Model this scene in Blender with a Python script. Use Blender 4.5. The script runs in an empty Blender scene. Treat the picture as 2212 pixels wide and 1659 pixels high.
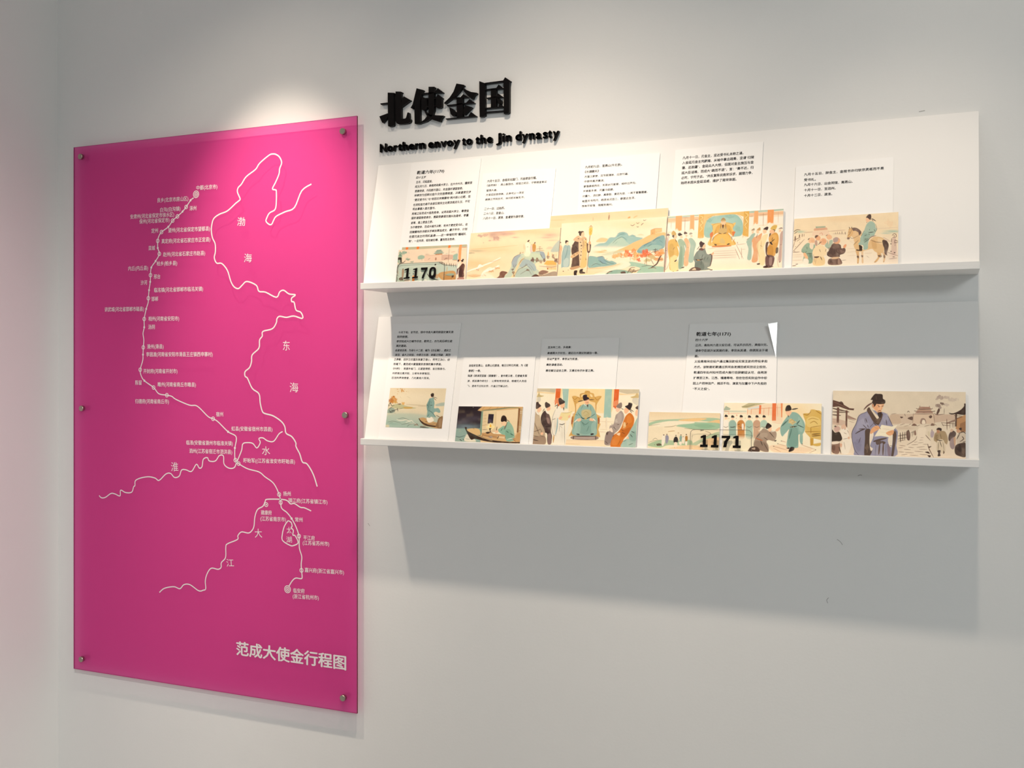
import bpy, bmesh, math, random
import numpy as np
from mathutils import Vector, Matrix

# ------------------------------------------------------------------ camera
FPX, PCX, HORZ, VPX = 2200.0, 1106.0, 784.0, -4000.0     # focal length, principal x, horizon, vanishing point (px, 2212x1659)
TH = math.atan(FPX / (PCX - VPX))
CAM = np.array([0.0, -2.218, 1.5])
RV = np.array([math.cos(TH), math.sin(TH), 0.0])
FV = np.array([-math.sin(TH), math.cos(TH), 0.0])
UV = np.array([0.0, 0.0, 1.0])
sc = bpy.context.scene
col = sc.collection
cd = bpy.data.cameras.new('camera')
cam = bpy.data.objects.new('camera', cd)
col.objects.link(cam)
cam.location = CAM
cam.rotation_euler = (math.pi / 2, 0, TH)
cd.sensor_fit = 'HORIZONTAL'
cd.sensor_width = 36.0
cd.lens = 36.0 * FPX / 2212.0
cd.shift_y = (HORZ - 829.5) / 2212.0
cd.clip_start = 0.05
sc.camera = cam

# ------------------------------------------------------------------ world, lights, exposure
sc.view_settings.view_transform = 'Standard'
sc.view_settings.look = 'None'
sc.view_settings.exposure = 0.0
sc.view_settings.gamma = 1.0
sc.view_settings.use_curve_mapping = False
w = bpy.data.worlds.new('world')
sc.world = w
w.use_nodes = True
w.node_tree.nodes['Background'].inputs[0].default_value = (0.86, 0.97, 1.0, 1)
w.node_tree.nodes['Background'].inputs[1].default_value = 0.30


def spot(name, loc, aim, power, size, blend, color, radius=0.03):
    l = bpy.data.lights.new(name, 'SPOT')
    l.energy = power
    l.spot_size = math.radians(size)
    l.spot_blend = blend
    l.color = color
    l.shadow_soft_size = radius
    o = bpy.data.objects.new(name, l)
    col.objects.link(o)
    o.location = loc
    o.rotation_euler = (Vector(aim) - Vector(loc)).to_track_quat('-Z', 'Y').to_euler()
    return o


WARM = (1.0, 0.84, 0.68)
LZ, LY = 2.80, -0.66
# three adjustable downlights close to the wall: a tight beam and a faint wide field each
for lx, ax, az, power, size, field, fz in ((-1.59, -1.62, 1.63, 106, 41, 14, 0.6), (-0.82, -0.84, 0.50, 44, 68, 30, -0.2), (0.045, -0.16, 1.02, 23, 54, 9, 0.5)):
    spot('ceiling_spot', (lx, LY, LZ), (ax, 0.0, az), power, size, 1.0, WARM)
    spot('ceiling_spot_field', (lx, LY, LZ), (ax, -0.1, fz), field, 104, 1.0, WARM)


def area(name, loc, aim, power, sx, sy, color):
    l = bpy.data.lights.new(name, 'AREA')
    l.energy = power
    l.shape = 'RECTANGLE'
    l.size, l.size_y = sx, sy
    l.color = color
    o = bpy.data.objects.new(name, l)
    col.objects.link(o)
    o.location = loc
    o.rotation_euler = (Vector(aim) - Vector(loc)).to_track_quat('-Z', 'Y').to_euler()
    return o


PANEL_LIGHT = (1.5, -3.4, 2.8)
area('ceiling_panel_light', PANEL_LIGHT, (0.2, -0.8, 0.4), 50, 0.9, 0.9, (0.97, 1.0, 1.0))
spot('left_wall_fill', (-0.2, -2.4, 2.8), (-2.41, -0.85, 0.90), 148, 52, 1.0, (1.0, 0.95, 0.90), 0.05)  # added fill lamp, brightens the left wall; stands for no known fixture

# ------------------------------------------------------------------ geometry of the place from the photograph


def ray(x, y):
    return RV * ((x - PCX) / FPX) + UV * ((HORZ - y) / FPX) + FV


class Plane:
    """a flat surface: origin o, unit axes u (along), v (up), n (out towards the room)"""
    def __init__(self, o, u, v):
        self.o = np.array(o, float)
        u = np.array(u, float); self.u = u / np.linalg.norm(u)
        v = np.array(v, float); v = v - self.u * v.dot(self.u); self.v = v / np.linalg.norm(v)
        self.n = np.cross(self.u, self.v)
        if self.n[1] > 0:
            self.n = -self.n

    def pix(self, x, y, c=0.0):
        d = ray(x, y)
        p0 = self.o + self.n * c
        t = (p0 - CAM).dot(self.n) / d.dot(self.n)
        q = CAM + d * t - p0
        return np.array([q.dot(self.u), q.dot(self.v)])

    def world(self, a, b, c=0.0):
        return self.o + self.u * a + self.v * b + self.n * c

    def to_photo(self, a, b, c=0.0):
        """arrays a, b -> photo pixel of the point on the surface"""
        P = self.o + self.n * c - CAM
        X = P[0] + self.u[0] * a + self.v[0] * b
        Y = P[1] + self.u[1] * a + self.v[1] * b
        Z = P[2] + self.u[2] * a + self.v[2] * b
        r = X * RV[0] + Y * RV[1]
        f = X * FV[0] + Y * FV[1]
        return PCX + FPX * r / f, HORZ - FPX * Z / f

    def matrix(self, a, b, c=0.0):
        o = self.world(a, b, c)
        m = Matrix.Identity(4)
        for i in range(3):
            m[i][0], m[i][1], m[i][2], m[i][3] = self.u[i], self.v[i], self.n[i], o[i]
        return m


WALL = Plane((0, 0, 0), (1, 0, 0), (0, 0, 1))
X_CORNER = WALL.pix(125, 800)[0]

# ------------------------------------------------------------------ materials
MATS = {}


def srgb(h):
    if isinstance(h, str):
        h = [int(h[i:i + 2], 16) / 255 for i in (0, 2, 4)]
    return tuple(c / 12.92 if c <= 0.04045 else ((c + 0.055) / 1.055) ** 2.4 for c in h)


def mat(name, color, rough=0.6, metal=0.0, spec=0.4, noise=0.0, nscale=40.0, bump=0.0, bscale=300.0, stretch=None):
    if name in MATS:
        return MATS[name]
    m = bpy.data.materials.new(name)
    m.use_nodes = True
    nt = m.node_tree
    b = nt.nodes['Principled BSDF']
    b.inputs['Base Color'].default_value = (*color, 1)
    b.inputs['Roughness'].default_value = rough
    b.inputs['Metallic'].default_value = metal
    b.inputs['Specular IOR Level'].default_value = spec
    tc = nt.nodes.new('ShaderNodeTexCoord')
    mp = nt.nodes.new('ShaderNodeMapping')
    nt.links.new(tc.outputs['Object'], mp.inputs[0])
    if stretch:
        mp.inputs['Scale'].default_value = stretch
    if noise:
        n = nt.nodes.new('ShaderNodeTexNoise')
        n.inputs['Scale'].default_value = nscale
        n.inputs['Detail'].default_value = 4
        nt.links.new(mp.outputs[0], n.inputs[0])
        r = nt.nodes.new('ShaderNodeValToRGB')
        r.color_ramp.elements[0].position = 0.3
        r.color_ramp.elements[1].position = 0.7
        r.color_ramp.elements[0].color = (*[c * (1 - noise) for c in color], 1)
        r.color_ramp.elements[1].color = (*[min(1, c * (1 + noise)) for c in color], 1)
        nt.links.new(n.outputs[0], r.inputs[0])
        nt.links.new(r.outputs[0], b.inputs['Base Color'])
    if bump:
        n2 = nt.nodes.new('ShaderNodeTexNoise')
        n2.inputs['Scale'].default_value = bscale
        n2.inputs['Detail'].default_value = 3
        nt.links.new(mp.outputs[0], n2.inputs[0])
        bp = nt.nodes.new('ShaderNodeBump')
        bp.inputs['Strength'].default_value = bump
        bp.inputs['Distance'].default_value = 0.002
        nt.links.new(n2.outputs[0], bp.inputs['Height'])
        nt.links.new(bp.outputs[0], b.inputs['Normal'])
    MATS[name] = m
    return m


M_WALL = mat('wall_paint', (0.80, 0.80, 0.785), 0.75, spec=0.2, noise=0.012, nscale=3, bump=0.08, bscale=160)
M_FLOOR = mat('floor_tile', (0.62, 0.60, 0.57), 0.5, noise=0.05, nscale=6)
M_LEDGE = mat('ledge_paint', (0.83, 0.82, 0.80), 0.45, noise=0.02, nscale=30, bump=0.05, bscale=60, stretch=(0.6, 12, 12))
M_BOARD = mat('board_paint', (0.84, 0.83, 0.81), 0.6, spec=0.25, noise=0.006, nscale=5)
M_CARD = mat('card_white', (0.87, 0.865, 0.85), 0.5, spec=0.3)
M_GLOSS = mat('laminated_white', (0.87, 0.87, 0.86), 0.06, spec=0.55)
M_INK = mat('ink_black', (0.012, 0.008, 0.007), 0.6, spec=0.2)
M_BLACK = mat('letter_black', (0.004, 0.003, 0.003), 0.35, spec=0.12)
M_VINYL = mat('vinyl_white', (0.80, 0.76, 0.76), 0.6, spec=0.2)
M_STEEL = mat('brushed_steel', (0.42, 0.39, 0.32), 0.34, metal=1.0, noise=0.15, nscale=60, stretch=(1, 1, 1))
M_RIM = mat('plate_rim', (0.16, 0.14, 0.12), 0.3)
M_SCUFF = mat('scuff_grey', (0.42, 0.41, 0.40), 0.8)
M_EDGE = mat('card_edge', (0.80, 0.79, 0.77), 0.7)


def acrylic():
    m = bpy.data.materials.new('frosted_pink_acrylic')
    m.use_nodes = True
    nt = m.node_tree
    nt.nodes.remove(nt.nodes['Principled BSDF'])
    out = nt.nodes['Material Output']
    P = (0.84, 0.105, 0.43, 1)
    pr = nt.nodes.new('ShaderNodeBsdfPrincipled')
    pr.inputs['Base Color'].default_value = P
    pr.inputs['Roughness'].default_value = 0.5
    pr.inputs['Specular IOR Level'].default_value = 0.35
    tl = nt.nodes.new('ShaderNodeBsdfTranslucent')
    tl.inputs[0].default_value = (0.92, 0.14, 0.52, 1)
    tr = nt.nodes.new('ShaderNodeBsdfTransparent')
    tr.inputs[0].default_value = (0.98, 0.66, 0.85, 1)
    a = nt.nodes.new('ShaderNodeMixShader'); a.inputs[0].default_value = 0.35
    b = nt.nodes.new('ShaderNodeMixShader'); b.inputs[0].default_value = 0.53
    nt.links.new(pr.outputs[0], a.inputs[1]); nt.links.new(tl.outputs[0], a.inputs[2])
    nt.links.new(a.outputs[0], b.inputs[1]); nt.links.new(tr.outputs[0], b.inputs[2])
    nt.links.new(b.outputs[0], out.inputs[0])
    return m


def clear_plastic():
    m = bpy.data.materials.new('clear_acrylic')
    m.use_nodes = True
    nt = m.node_tree
    nt.nodes.remove(nt.nodes['Principled BSDF'])
    out = nt.nodes['Material Output']
    tr = nt.nodes.new('ShaderNodeBsdfTransparent'); tr.inputs[0].default_value = (0.998, 0.998, 0.995, 1)
    gl = nt.nodes.new('ShaderNodeBsdfGlossy'); gl.inputs['Roughness'].default_value = 0.05
    fr = nt.nodes.new('ShaderNodeFresnel'); fr.inputs[0].default_value = 1.12
    mx = nt.nodes.new('ShaderNodeMixShader')
    nt.links.new(fr.outputs[0], mx.inputs[0]); nt.links.new(tr.outputs[0], mx.inputs[1]); nt.links.new(gl.outputs[0], mx.inputs[2])
    nt.links.new(mx.outputs[0], out.inputs[0])
    return m


M_PINK = acrylic()
M_PINKEDGE = mat('acrylic_cut_edge', (0.16, 0.004, 0.03), 0.35)
M_CLEAR = clear_plastic()

# ------------------------------------------------------------------ object helpers


def new_obj(name, mesh, parent=None, matrix=None, material=None):
    o = bpy.data.objects.new(name, mesh)
    col.objects.link(o)
    if parent is not None:
        o.parent = parent
    if matrix is not None:
        if parent is None:
            o.matrix_world = matrix
        else:
            o.matrix_local = matrix
    if material is not None and mesh is not None:
        if not mesh.materials:
            mesh.materials.append(material)
    return o


def pydata(name, V, F):
    me = bpy.data.meshes.new(name)
    me.from_pydata([tuple(map(float, v)) for v in V], [], F)
    me.update()
    return me


def tag(o, label=None, cat=None, group=None, kind=None):
    if label: o['label'] = label
    if cat: o['category'] = cat
    if group: o['group'] = group
    if kind: o['kind'] = kind
    return o


def box_mesh(name, x0, x1, y0, y1, z0, z1, bevel=0.0):
    bm = bmesh.new()
    vs = [bm.verts.new(p) for p in ((x0, y0, z0), (x1, y0, z0), (x1, y1, z0), (x0, y1, z0), (x0, y0, z1), (x1, y0, z1), (x1, y1, z1), (x0, y1, z1))]
    for f in ((0, 3, 2, 1), (4, 5, 6, 7), (0, 1, 5, 4), (1, 2, 6, 5), (2, 3, 7, 6), (3, 0, 4, 7)):
        bm.faces.new([vs[i] for i in f])
    if bevel:
        bmesh.ops.bevel(bm, geom=list(bm.edges), offset=bevel, segments=2, affect='EDGES', profile=0.5)
    me = bpy.data.meshes.new(name)
    bm.to_mesh(me); bm.free()
    return me


def prism_mesh(name, polys, c0, c1, slant=0.0):
    """extruded outlines (list of 2-D point lists) between heights c0 (back) and c1 (front); slant lifts the rear of the bottom edge so that it lies flat on a shelf"""
    bm = bmesh.new()
    for pts in polys:
        pts = [tuple(p) for p in pts]
        ar = sum(pts[i][0] * pts[(i + 1) % len(pts)][1] - pts[(i + 1) % len(pts)][0] * pts[i][1] for i in range(len(pts)))
        if ar < 0:
            pts = pts[::-1]
        y0 = min(p[1] for p in pts) + 0.004
        lo = [bm.verts.new((p[0], p[1] + (slant if p[1] < y0 else 0.0), c0)) for p in pts]
        hi = [bm.verts.new((p[0], p[1], c1)) for p in pts]
        n = len(pts)
        fs = [bm.faces.new(hi), bm.faces.new(lo[::-1])]
        for i in range(n):
            bm.faces.new((lo[i], lo[(i + 1) % n], hi[(i + 1) % n], hi[i]))
        bm.normal_update()
        bmesh.ops.triangulate(bm, faces=[f for f in fs if len(f.verts) > 4])
    me = bpy.data.meshes.new(name)
    bm.to_mesh(me); bm.free()
    return me


def catmull(pts, closed=False, n=5):
    P = [np.array(p, float) for p in pts]
    m = len(P)
    if m < 3:
        return [tuple(p) for p in P]
    out = []
    rng = m if closed else m - 1
    for i in range(rng):
        p0 = P[(i - 1) % m] if (closed or i > 0) else P[0]
        p1, p2 = P[i], P[(i + 1) % m]
        p3 = P[(i + 2) % m] if (closed or i + 2 < m) else P[-1]
        for k in range(n):
            t = k / n
            out.append(0.5 * ((2 * p1) + (-p0 + p2) * t + (2 * p0 - 5 * p1 + 4 * p2 - p3) * t * t + (-p0 + 3 * p1 - 3 * p2 + p3) * t ** 3))
    if not closed:
        out.append(P[-1])
    return [tuple(p) for p in out]


def ribbon_mesh(name, pts, width, h):
    """flat printed line following 2-D points at height h"""
    P = np.array(pts)
    d = np.gradient(P, axis=0)
    d /= np.maximum(np.linalg.norm(d, axis=1, keepdims=True), 1e-9)
    nrm = np.stack([-d[:, 1], d[:, 0]], 1) * width / 2
    V, F = [], []
    for a, b in zip(P + nrm, P - nrm):
        V += [(*a, h), (*b, h)]
    for i in range(len(P) - 1):
        F.append((2 * i, 2 * i + 1, 2 * i + 3, 2 * i + 2))
    return pydata(name, V, F)


def ring_mesh(name, specs, h, n=28):
    """flat rings [(cx, cy, r_in, r_out)] at height h"""
    V, F = [], []
    for cx, cy, ri, ro in specs:
        b = len(V)
        for i in range(n):
            a = 2 * math.pi * i / n
            V += [(cx + ri * math.cos(a), cy + ri * math.sin(a), h), (cx + ro * math.cos(a), cy + ro * math.sin(a), h)]
        for i in range(n):
            j = (i + 1) % n
            F.append((b + 2 * i, b + 2 * i + 1, b + 2 * j + 1, b + 2 * j))
    return pydata(name, V, F)


# text: every line becomes a font curve; one dependency-graph update turns all of them into meshes
TEXTQ = []


def font_curve(body, bold, extrude=0.0, res=2):
    c = bpy.data.curves.new('text', 'FONT')
    c.body = body
    c.size = 1.0
    c.resolution_u = res
    c.dimensions = '2D'
    c.fill_mode = 'BOTH' if extrude else 'FRONT'
    c.offset = bold
    c.extrude = extrude
    o = bpy.data.objects.new('text', c)
    col.objects.link(o)
    return o


def thicken(V, F, d, lay=1.0):
    """heavier strokes: the glyph outline laid down again a little to each side"""
    if d <= 0:
        return V, F
    Vs, Fs = [], []
    for i, (dx, dy) in enumerate(((-d, 0), (d, 0), (0, d * 0.7), (0, -d * 0.7))):
        Vs.append(V + np.array([dx, dy, i * lay]))
        Fs += [tuple(k + i * len(V) for k in f) for f in F]
    return np.concatenate(Vs), Fs


def queue_line(body, p0, p1, height, h, sink, bold=0.0, res=1):
    """body from 2-D point p0 to p1 (mid-height of the characters), character height in metres, lift h; result goes to list sink"""
    TEXTQ.append((font_curve(body, 0.0, 0.0, res), p0, p1, height, h, sink, bold))


REF = font_curve('国', 0.0)


def flush_text():
    bpy.context.view_layer.update()
    dg = bpy.context.evaluated_depsgraph_get()

    def grab(o):
        me = o.evaluated_get(dg).to_mesh()
        V = np.empty(len(me.vertices) * 3); me.vertices.foreach_get('co', V)
        V = V.reshape(-1, 3)
        F = [tuple(p.vertices) for p in me.polygons]
        o.evaluated_get(dg).to_mesh_clear()
        return V, F
    rv, _ = grab(REF)
    rmid = (rv[:, 1].min() + rv[:, 1].max()) / 2
    rh = rv[:, 1].max() - rv[:, 1].min()
    for o, p0, p1, height, h, sink, bold in TEXTQ:
        V, F = grab(o)
        if len(V) == 0:
            continue
        V, F = thicken(V, F, bold)
        p0 = np.array(p0); p1 = np.array(p1)
        L = np.linalg.norm(p1 - p0)
        d = (p1 - p0) / L
        e = np.array([-d[1], d[0]])
        x0, x1 = V[:, 0].min(), V[:, 0].max()
        s = (V[:, 0:1] - x0) / (x1 - x0) * L
        t = (V[:, 1:2] - rmid) / rh * height
        Q = p0 + d * s + e * t
        sink.append((np.column_stack([Q, h + V[:, 2] * 4e-5]), F))
    for q in TEXTQ:
        c = q[0].data
        bpy.data.objects.remove(q[0]); bpy.data.curves.remove(c)
    TEXTQ.clear()


def joined(name, sink):
    V, F, b = [], [], 0
    for v, f in sink:
        V.append(v)
        F += [tuple(i + b for i in q) for q in f]
        b += len(v)
    me = bpy.data.meshes.new(name)
    me.from_pydata(np.concatenate(V).tolist(), [], F)
    me.update()
    return me

# ------------------------------------------------------------------ the room
def struct(name, me, m):
    return tag(new_obj(name, me, None, None, m), kind='structure')


X_RIGHT = 2.6
wall_back = struct('wall_back', box_mesh('wall_back', X_CORNER - 0.12, X_RIGHT, 0.0, 0.12, -0.1, 2.95), M_WALL)
struct('wall_left', box_mesh('wall_left', X_CORNER - 0.12, X_CORNER, -4.2, 0.0, -0.1, 2.95), M_WALL)
struct('floor', box_mesh('floor', X_CORNER, X_RIGHT, -4.2, 0.0, -0.1, 0.0), M_FLOOR)
struct('ceiling', box_mesh('ceiling', X_CORNER, X_RIGHT, -4.2, 0.0, 2.85, 2.95), M_WALL)
for pts in ([(1808, 1165), (1815, 1170), (1820, 1177)], [(1790, 1291), (1786, 1296), (1788, 1303)], [(1853, 1028), (1858, 1026), (1862, 1027)], [(795, 1130), (799, 1136)], [(1998, 239), (1992, 240), (1985, 241)]):
    q = [WALL.pix(*p) for p in catmull(pts)]
    me = ribbon_mesh('scuff_mark', [(p[0], p[1]) for p in q], 0.0012, 0.0004)
    new_obj('scuff_mark', me, wall_back, WALL.matrix(0, 0, 0), M_SCUFF)

# ------------------------------------------------------------------ the two picture ledges
D_LEDGE = 0.125


def make_ledge(front, board_px, label, ledge_no):
    zt = np.mean([CAM[2] + (WALL.pix(*p, D_LEDGE)[1] - CAM[2]) for p in (front[0], front[1])])
    zb = np.mean([WALL.pix(*p, D_LEDGE)[1] for p in (front[2], front[3])])
    xl = WALL.pix(*front[0], D_LEDGE)[0]
    xr = WALL.pix(*front[1], D_LEDGE)[0]
    root = tag(new_obj('picture_ledge', None), label, 'shelf', 'white display ledges on the wall')
    root.location = ((xl + xr) / 2, 0, zb)
    me = box_mesh('shelf', -(xr - xl) / 2, (xr - xl) / 2, -D_LEDGE, 0, 0, zt - zb, 0.0012)
    new_obj('shelf', me, root, None, M_LEDGE)
    tl, tr, br, bl = board_px
    yb = 0.111
    TL = WALL.world(*WALL.pix(*tl, 0.008), 0.008)
    TR = WALL.world(*WALL.pix(*tr, 0.008), 0.008)
    BL = WALL.world(WALL.pix(*bl, yb)[0], zt, yb)
    BR = WALL.world(WALL.pix(*br, yb)[0], zt, yb)
    top = (TL + TR) / 2
    bot = (BL + BR) / 2
    pl = Plane(((bot[0]), -yb, zt), (1, 0, 0), top - bot)
    q = []
    for P in (TL, TR, BR, BL):
        r = P - pl.o
        q.append((r.dot(pl.u), r.dot(pl.v)))
    zc = (q[2][1] + q[3][1]) / 2
    q[2] = (q[2][0], 0.0); q[3] = (q[3][0], 0.0)
    t = 0.006
    q[2] = (q[2][0], 0.0001); q[3] = (q[3][0], 0.0001)
    me = prism_mesh('back_board', [q], -t, 0.0, t * pl.n[2] / pl.v[2])     # its foot lies flat on the shelf
    m = pl.matrix(0, 0, 0)
    o = new_obj('back_board', me, root, Matrix.Translation(-root.location) @ m, M_BOARD)
    return root, pl, zt


LEDGE1, PL1, ZT1 = make_ledge(((778, 613), (2117, 561), (776, 628.5), (2117, 577)),
                              ((817.7, 357.8), (2114, 239.5), (2115.5, 560), (785, 612)),
                              'upper white ledge with a sloping back board, below the black raised title', 1)
LEDGE2, PL2, ZT2 = make_ledge(((778, 947.5), (2116, 992.5), (778, 962), (2116, 1009.5)),
                              ((818.7, 685), (2113, 650), (2114.5, 988), (787.5, 945)),
                              'lower white ledge with a sloping back board, beneath the other ledge', 2)
print('ledge tops', ZT1, ZT2, 'tilt', math.degrees(math.asin(PL1.n[2])))


class Crop:
    """a zoomed window on the photograph: its own pixels -> photo pixels"""
    def __init__(self, x0, y0, w, wide=2212.0):
        self.x0, self.y0, self.s = x0, y0, wide / w

    def __call__(self, x, y):
        return self.x0 + x / self.s, self.y0 + y / self.s


LAYER = {1: (0.0026, 0.002), 2: (0.0062, 0.003), 3: (0.0098, 0.003), 4: (0.0132, 0.003)}   # front height above the board, thickness


class Card:
    """a card standing on a ledge and leaning on its board: quad = TL, TR, BR, BL photo pixels (BR, BL only give the side lines)"""
    def __init__(self, pl, quad, layer, name, label, cat, group=None, material=None, bottom=True):
        self.pl = pl
        self.c, self.t = LAYER[layer]
        q = [pl.pix(*p, self.c) for p in quad]
        if bottom:
            b0 = -pl.n[2] * self.c / pl.v[2] + 0.0002
            for i, j in ((2, 1), (3, 0)):
                k = (b0 - q[j][1]) / (q[i][1] - q[j][1])
                q[i] = q[j] + (q[i] - q[j]) * k
        self.q = q
        base = (q[2] + q[3]) / 2
        self.base = base
        self.m = pl.matrix(base[0], base[1], self.c)
        self.root = tag(new_obj(name, None, None, self.m), label, cat, group)
        self.loc = [p - base for p in q]
        self.material = material

    def body(self, name='card_sheet', poly=None):
        me = prism_mesh(name, [poly or [tuple(p) for p in self.loc]], -self.t, 0.0, self.t * self.pl.n[2] / self.pl.v[2])
        return new_obj(name, me, self.root, None, self.material or M_CARD)

    def local(self, x, y):
        return self.pl.pix(x, y, self.c) - self.base


# ------------------------------------------------------------------ text cards
CARD_TEXT = []


def text_card(pl, quad, label, lines, layer=1, body=True):
    """lines: list of (crop, default height, [(text, x0, y0, x1, y1[, height[, bold]])])"""
    k = Card(pl, quad, layer, 'text_card', label, 'card', 'white text cards on the ledges')
    if body:
        k.body()
    sink = []
    for crop, dh, ls in lines:
        for L in ls:
            t, x0, y0, x1, y1 = L[:5]
            hh = L[5] if len(L) > 5 else dh
            bold = L[6] if len(L) > 6 else 0.020
            p0 = k.local(*crop(x0, y0)); p1 = k.local(*crop(x1, y1))
            xm, ym = (x0 + x1) / 2, (y0 + y1) / 2
            ht = np.linalg.norm(k.local(*crop(xm, ym - hh / 2)) - k.local(*crop(xm, ym + hh / 2)))
            queue_line(t, p0, p1, ht, 0.0002, sink, bold)
    CARD_TEXT.append((k, sink))
    return k


K = 0.006     # thinner brush-style lines
Z1, Z2 = Crop(870, 355, 160), Crop(870, 420, 160)
text_card(PL1, ((889, 353), (1039.5, 342), (1006, 612), (853, 612)),
          'white text card headed 1170, the longest text on the upper ledge',
          [(Z1, 70, [('乾道六年(1170)', 425, 252, 1245, 198, 98, 0.03), ('四十五岁', 405, 400, 690, 385), ('五月，迁起居郎。', 400, 535, 890, 508),
                     ('闰五月九日，命假资政殿大学士、左大中大夫、醴泉观', 370, 670, 2075, 550), ('使兼侍读、丹阳郡开国公，充金国祈请国信使。', 360, 805, 1800, 715),
                     ('宋孝宗为扭转对金外交的屈辱局面，决意遣使交涉', 345, 935, 2040, 825), ('“更定受书礼”与“收回北宋陵寝地”两大核心议题，但', 330, 1070, 2025, 960),
                     ('也深知金方绝不会容忍南宋主动更改既定礼仪，不可', 310, 1215, 2005, 1105), ('将此事载入官方国书。', 295, 1340, 980, 1305),
                     ('两难之际范成大临危受命，以资政殿大学士、奉使金', 275, 1480, 1980, 1385), ('国祈请国信使身份，携副使康谞及随从赵雄老、李嘉', 260, 1610, 1965, 1520)]),
           (Z2, 70, [('言等，踏上使金之旅。', 245, 855, 905, 815), ('为不辱使命，范成大暗作决断，将关于更定受书礼、收', 230, 990, 1940, 895),
                     ('回陵寝地的详细诉求单独草拟成文，藏于怀中，计划', 210, 1130, 1925, 1035), ('在面见金主时伺机呈递——这一举措形同“僭越礼', 195, 1265, 1900, 1180),
                     ('制”，一旦失败，轻则被扣辱，重则危及性命。', 180, 1400, 1570, 1335)])])
Z = Crop(1030, 370, 160)
text_card(PL1, ((1043, 375), (1200.5, 363.5), (1177, 610), (1016, 612)),
          'white text card with two blocks of lines above the picture of cliff and sea',
          [(Z, 72, [('六月十五日，自临安出国门，开启使金行程。', 310, 302, 1790, 195), ('《会同馆》：燕山客馆也，授馆之明日，守吏微言有议', 300, 430, 2090, 312, 62, K),
                    ('留使人者。', 290, 578, 615, 562, 60, K), ('万里孤臣致命秋，此身何止一浮沤', 275, 712, 1405, 635, 60, K), ('提携汉节同生死，休问羝羊解乳不。', 250, 850, 1430, 775, 60, K),
                    ('二十一日，过姑苏。', 225, 1130, 840, 1095), ('二十八日，至金山。', 205, 1272, 825, 1240), ('八月十一日，渡淮，金遣使为接伴使。', 190, 1412, 1415, 1345)])])
Z = Crop(1240, 340, 180)
text_card(PL1, ((1254.5, 346), (1425.7, 330), (1405, 606), (1237, 606)),
          'white text card with nine short poem lines, above the landscape with autumn trees',
          [(Z, 64, [('九月初九日，至燕山(今北京)。', 295, 262, 1280, 190), ('《水调歌头》', 285, 390, 660, 363), ('万里汉家使，双节照清秋，旧京行遍，', 280, 520, 1445, 435, 56, K),
                    ('中夜呼禹济黄流。', 270, 645, 810, 612, 56, K), ('寥落桑榆西北，无限太行紫翠，相伴过芦沟。', 255, 777, 1650, 675, 56, K), ('岁晚客多病，风露冷貂裘。', 245, 900, 1060, 850, 56, K),
                    ('对重九，须烂醉，莫牵愁。黄花为我，一笑不管鬓霜羞。', 225, 1035, 1955, 915, 58, K), ('袖里天书咫尺，眼底关河百二，歌罢此生浮。', 215, 1168, 1625, 1072, 58, K),
                    ('惟有平安信，随雁到南州。', 205, 1297, 1025, 1248, 56, K)])])
Z = Crop(1455, 310, 200)
text_card(PL1, ((1459, 324), (1648.7, 306), (1634, 600), (1438, 600)),
          'white text card with six bold lines, above the golden throne picture',
          [(Z, 66, [('九月十一日，见金主，坚达受书礼未称之请。', 220, 347, 1670, 228), ('入金廷见金主完颜雍，从袖中拿出疏奏，坚请“归陵', 210, 467, 1925, 325),
                    ('寝、还故疆”，金廷众人大惊，但面对金主施压与金', 200, 587, 1915, 447), ('廷大臣诘难，范成大“跪而不退”，言：“奏不达，归', 190, 707, 1910, 570),
                    ('必死，宁死于此。”并反复陈说南宋诉求，据理力争，', 185, 827, 1890, 697), ('始终未屈从金廷淫威，维护了南宋体面。', 175, 945, 1505, 853)])])
Z = Crop(1720, 355, 210)
text_card(PL1, ((1719, 360), (1930, 339), (1927, 590), (1710, 590)),
          'white text card with five dated lines, above the horseman picture',
          [(Z, 60, [('九月十五日，辞金主，金报书许归钦宗灵柩而不易', 180, 235, 1990, 88), ('受书礼。', 178, 357, 450, 343), ('九月十六日，出会同馆，离燕山。', 178, 470, 1285, 392),
                    ('十月十一日，至泗州。', 178, 590, 900, 543), ('十月十二日，渡淮。', 178, 715, 820, 673)])])
Z = Crop(830, 700, 170, 2203)
CARD_F = text_card(PL2, ((849.6, 699.7), (996, 697.7), (967, 951), (816.7, 948)),
                   'tall white text card with a printed river picture at its foot',
                   [(Z, 62, [('十月下旬，全节还，除中书舍人兼同修国史兼实录', 395, 235, 1940, 225), ('院同修撰。', 365, 360, 675, 358), ('孝宗知成大已竭节尽忠，慰劳之，亦为其后续仕途', 345, 487, 1905, 480),
                             ('奠定基础。', 335, 612, 635, 611), ('自渡淮至燕，为诗七十二首，编为《北征集》。遗民之', 315, 738, 1870, 740), ('涕泪，金人之奴役，中原之壮丽，故都之残破，英烈', 300, 865, 1855, 866),
                             ('之表彰，奴奸之叹国及恢复之信心，完节之决心，纷', 275, 992, 1840, 1000), ('形笔下，是范成大爱国爱民思想的集中表现。', 260, 1122, 1615, 1128),
                             ('《州桥》：南望朱雀门，北望宣德楼，皆旧御路也。', 245, 1247, 1720, 1255, 58, K), ('州桥南北是天街，父老年年等驾回。', 230, 1378, 1290, 1388, 58, K),
                             ('忍泪失声询使者，几时真有六军来。', 210, 1505, 1275, 1517, 58, K)])])
Z = Crop(990, 770, 170, 2203)
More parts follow.
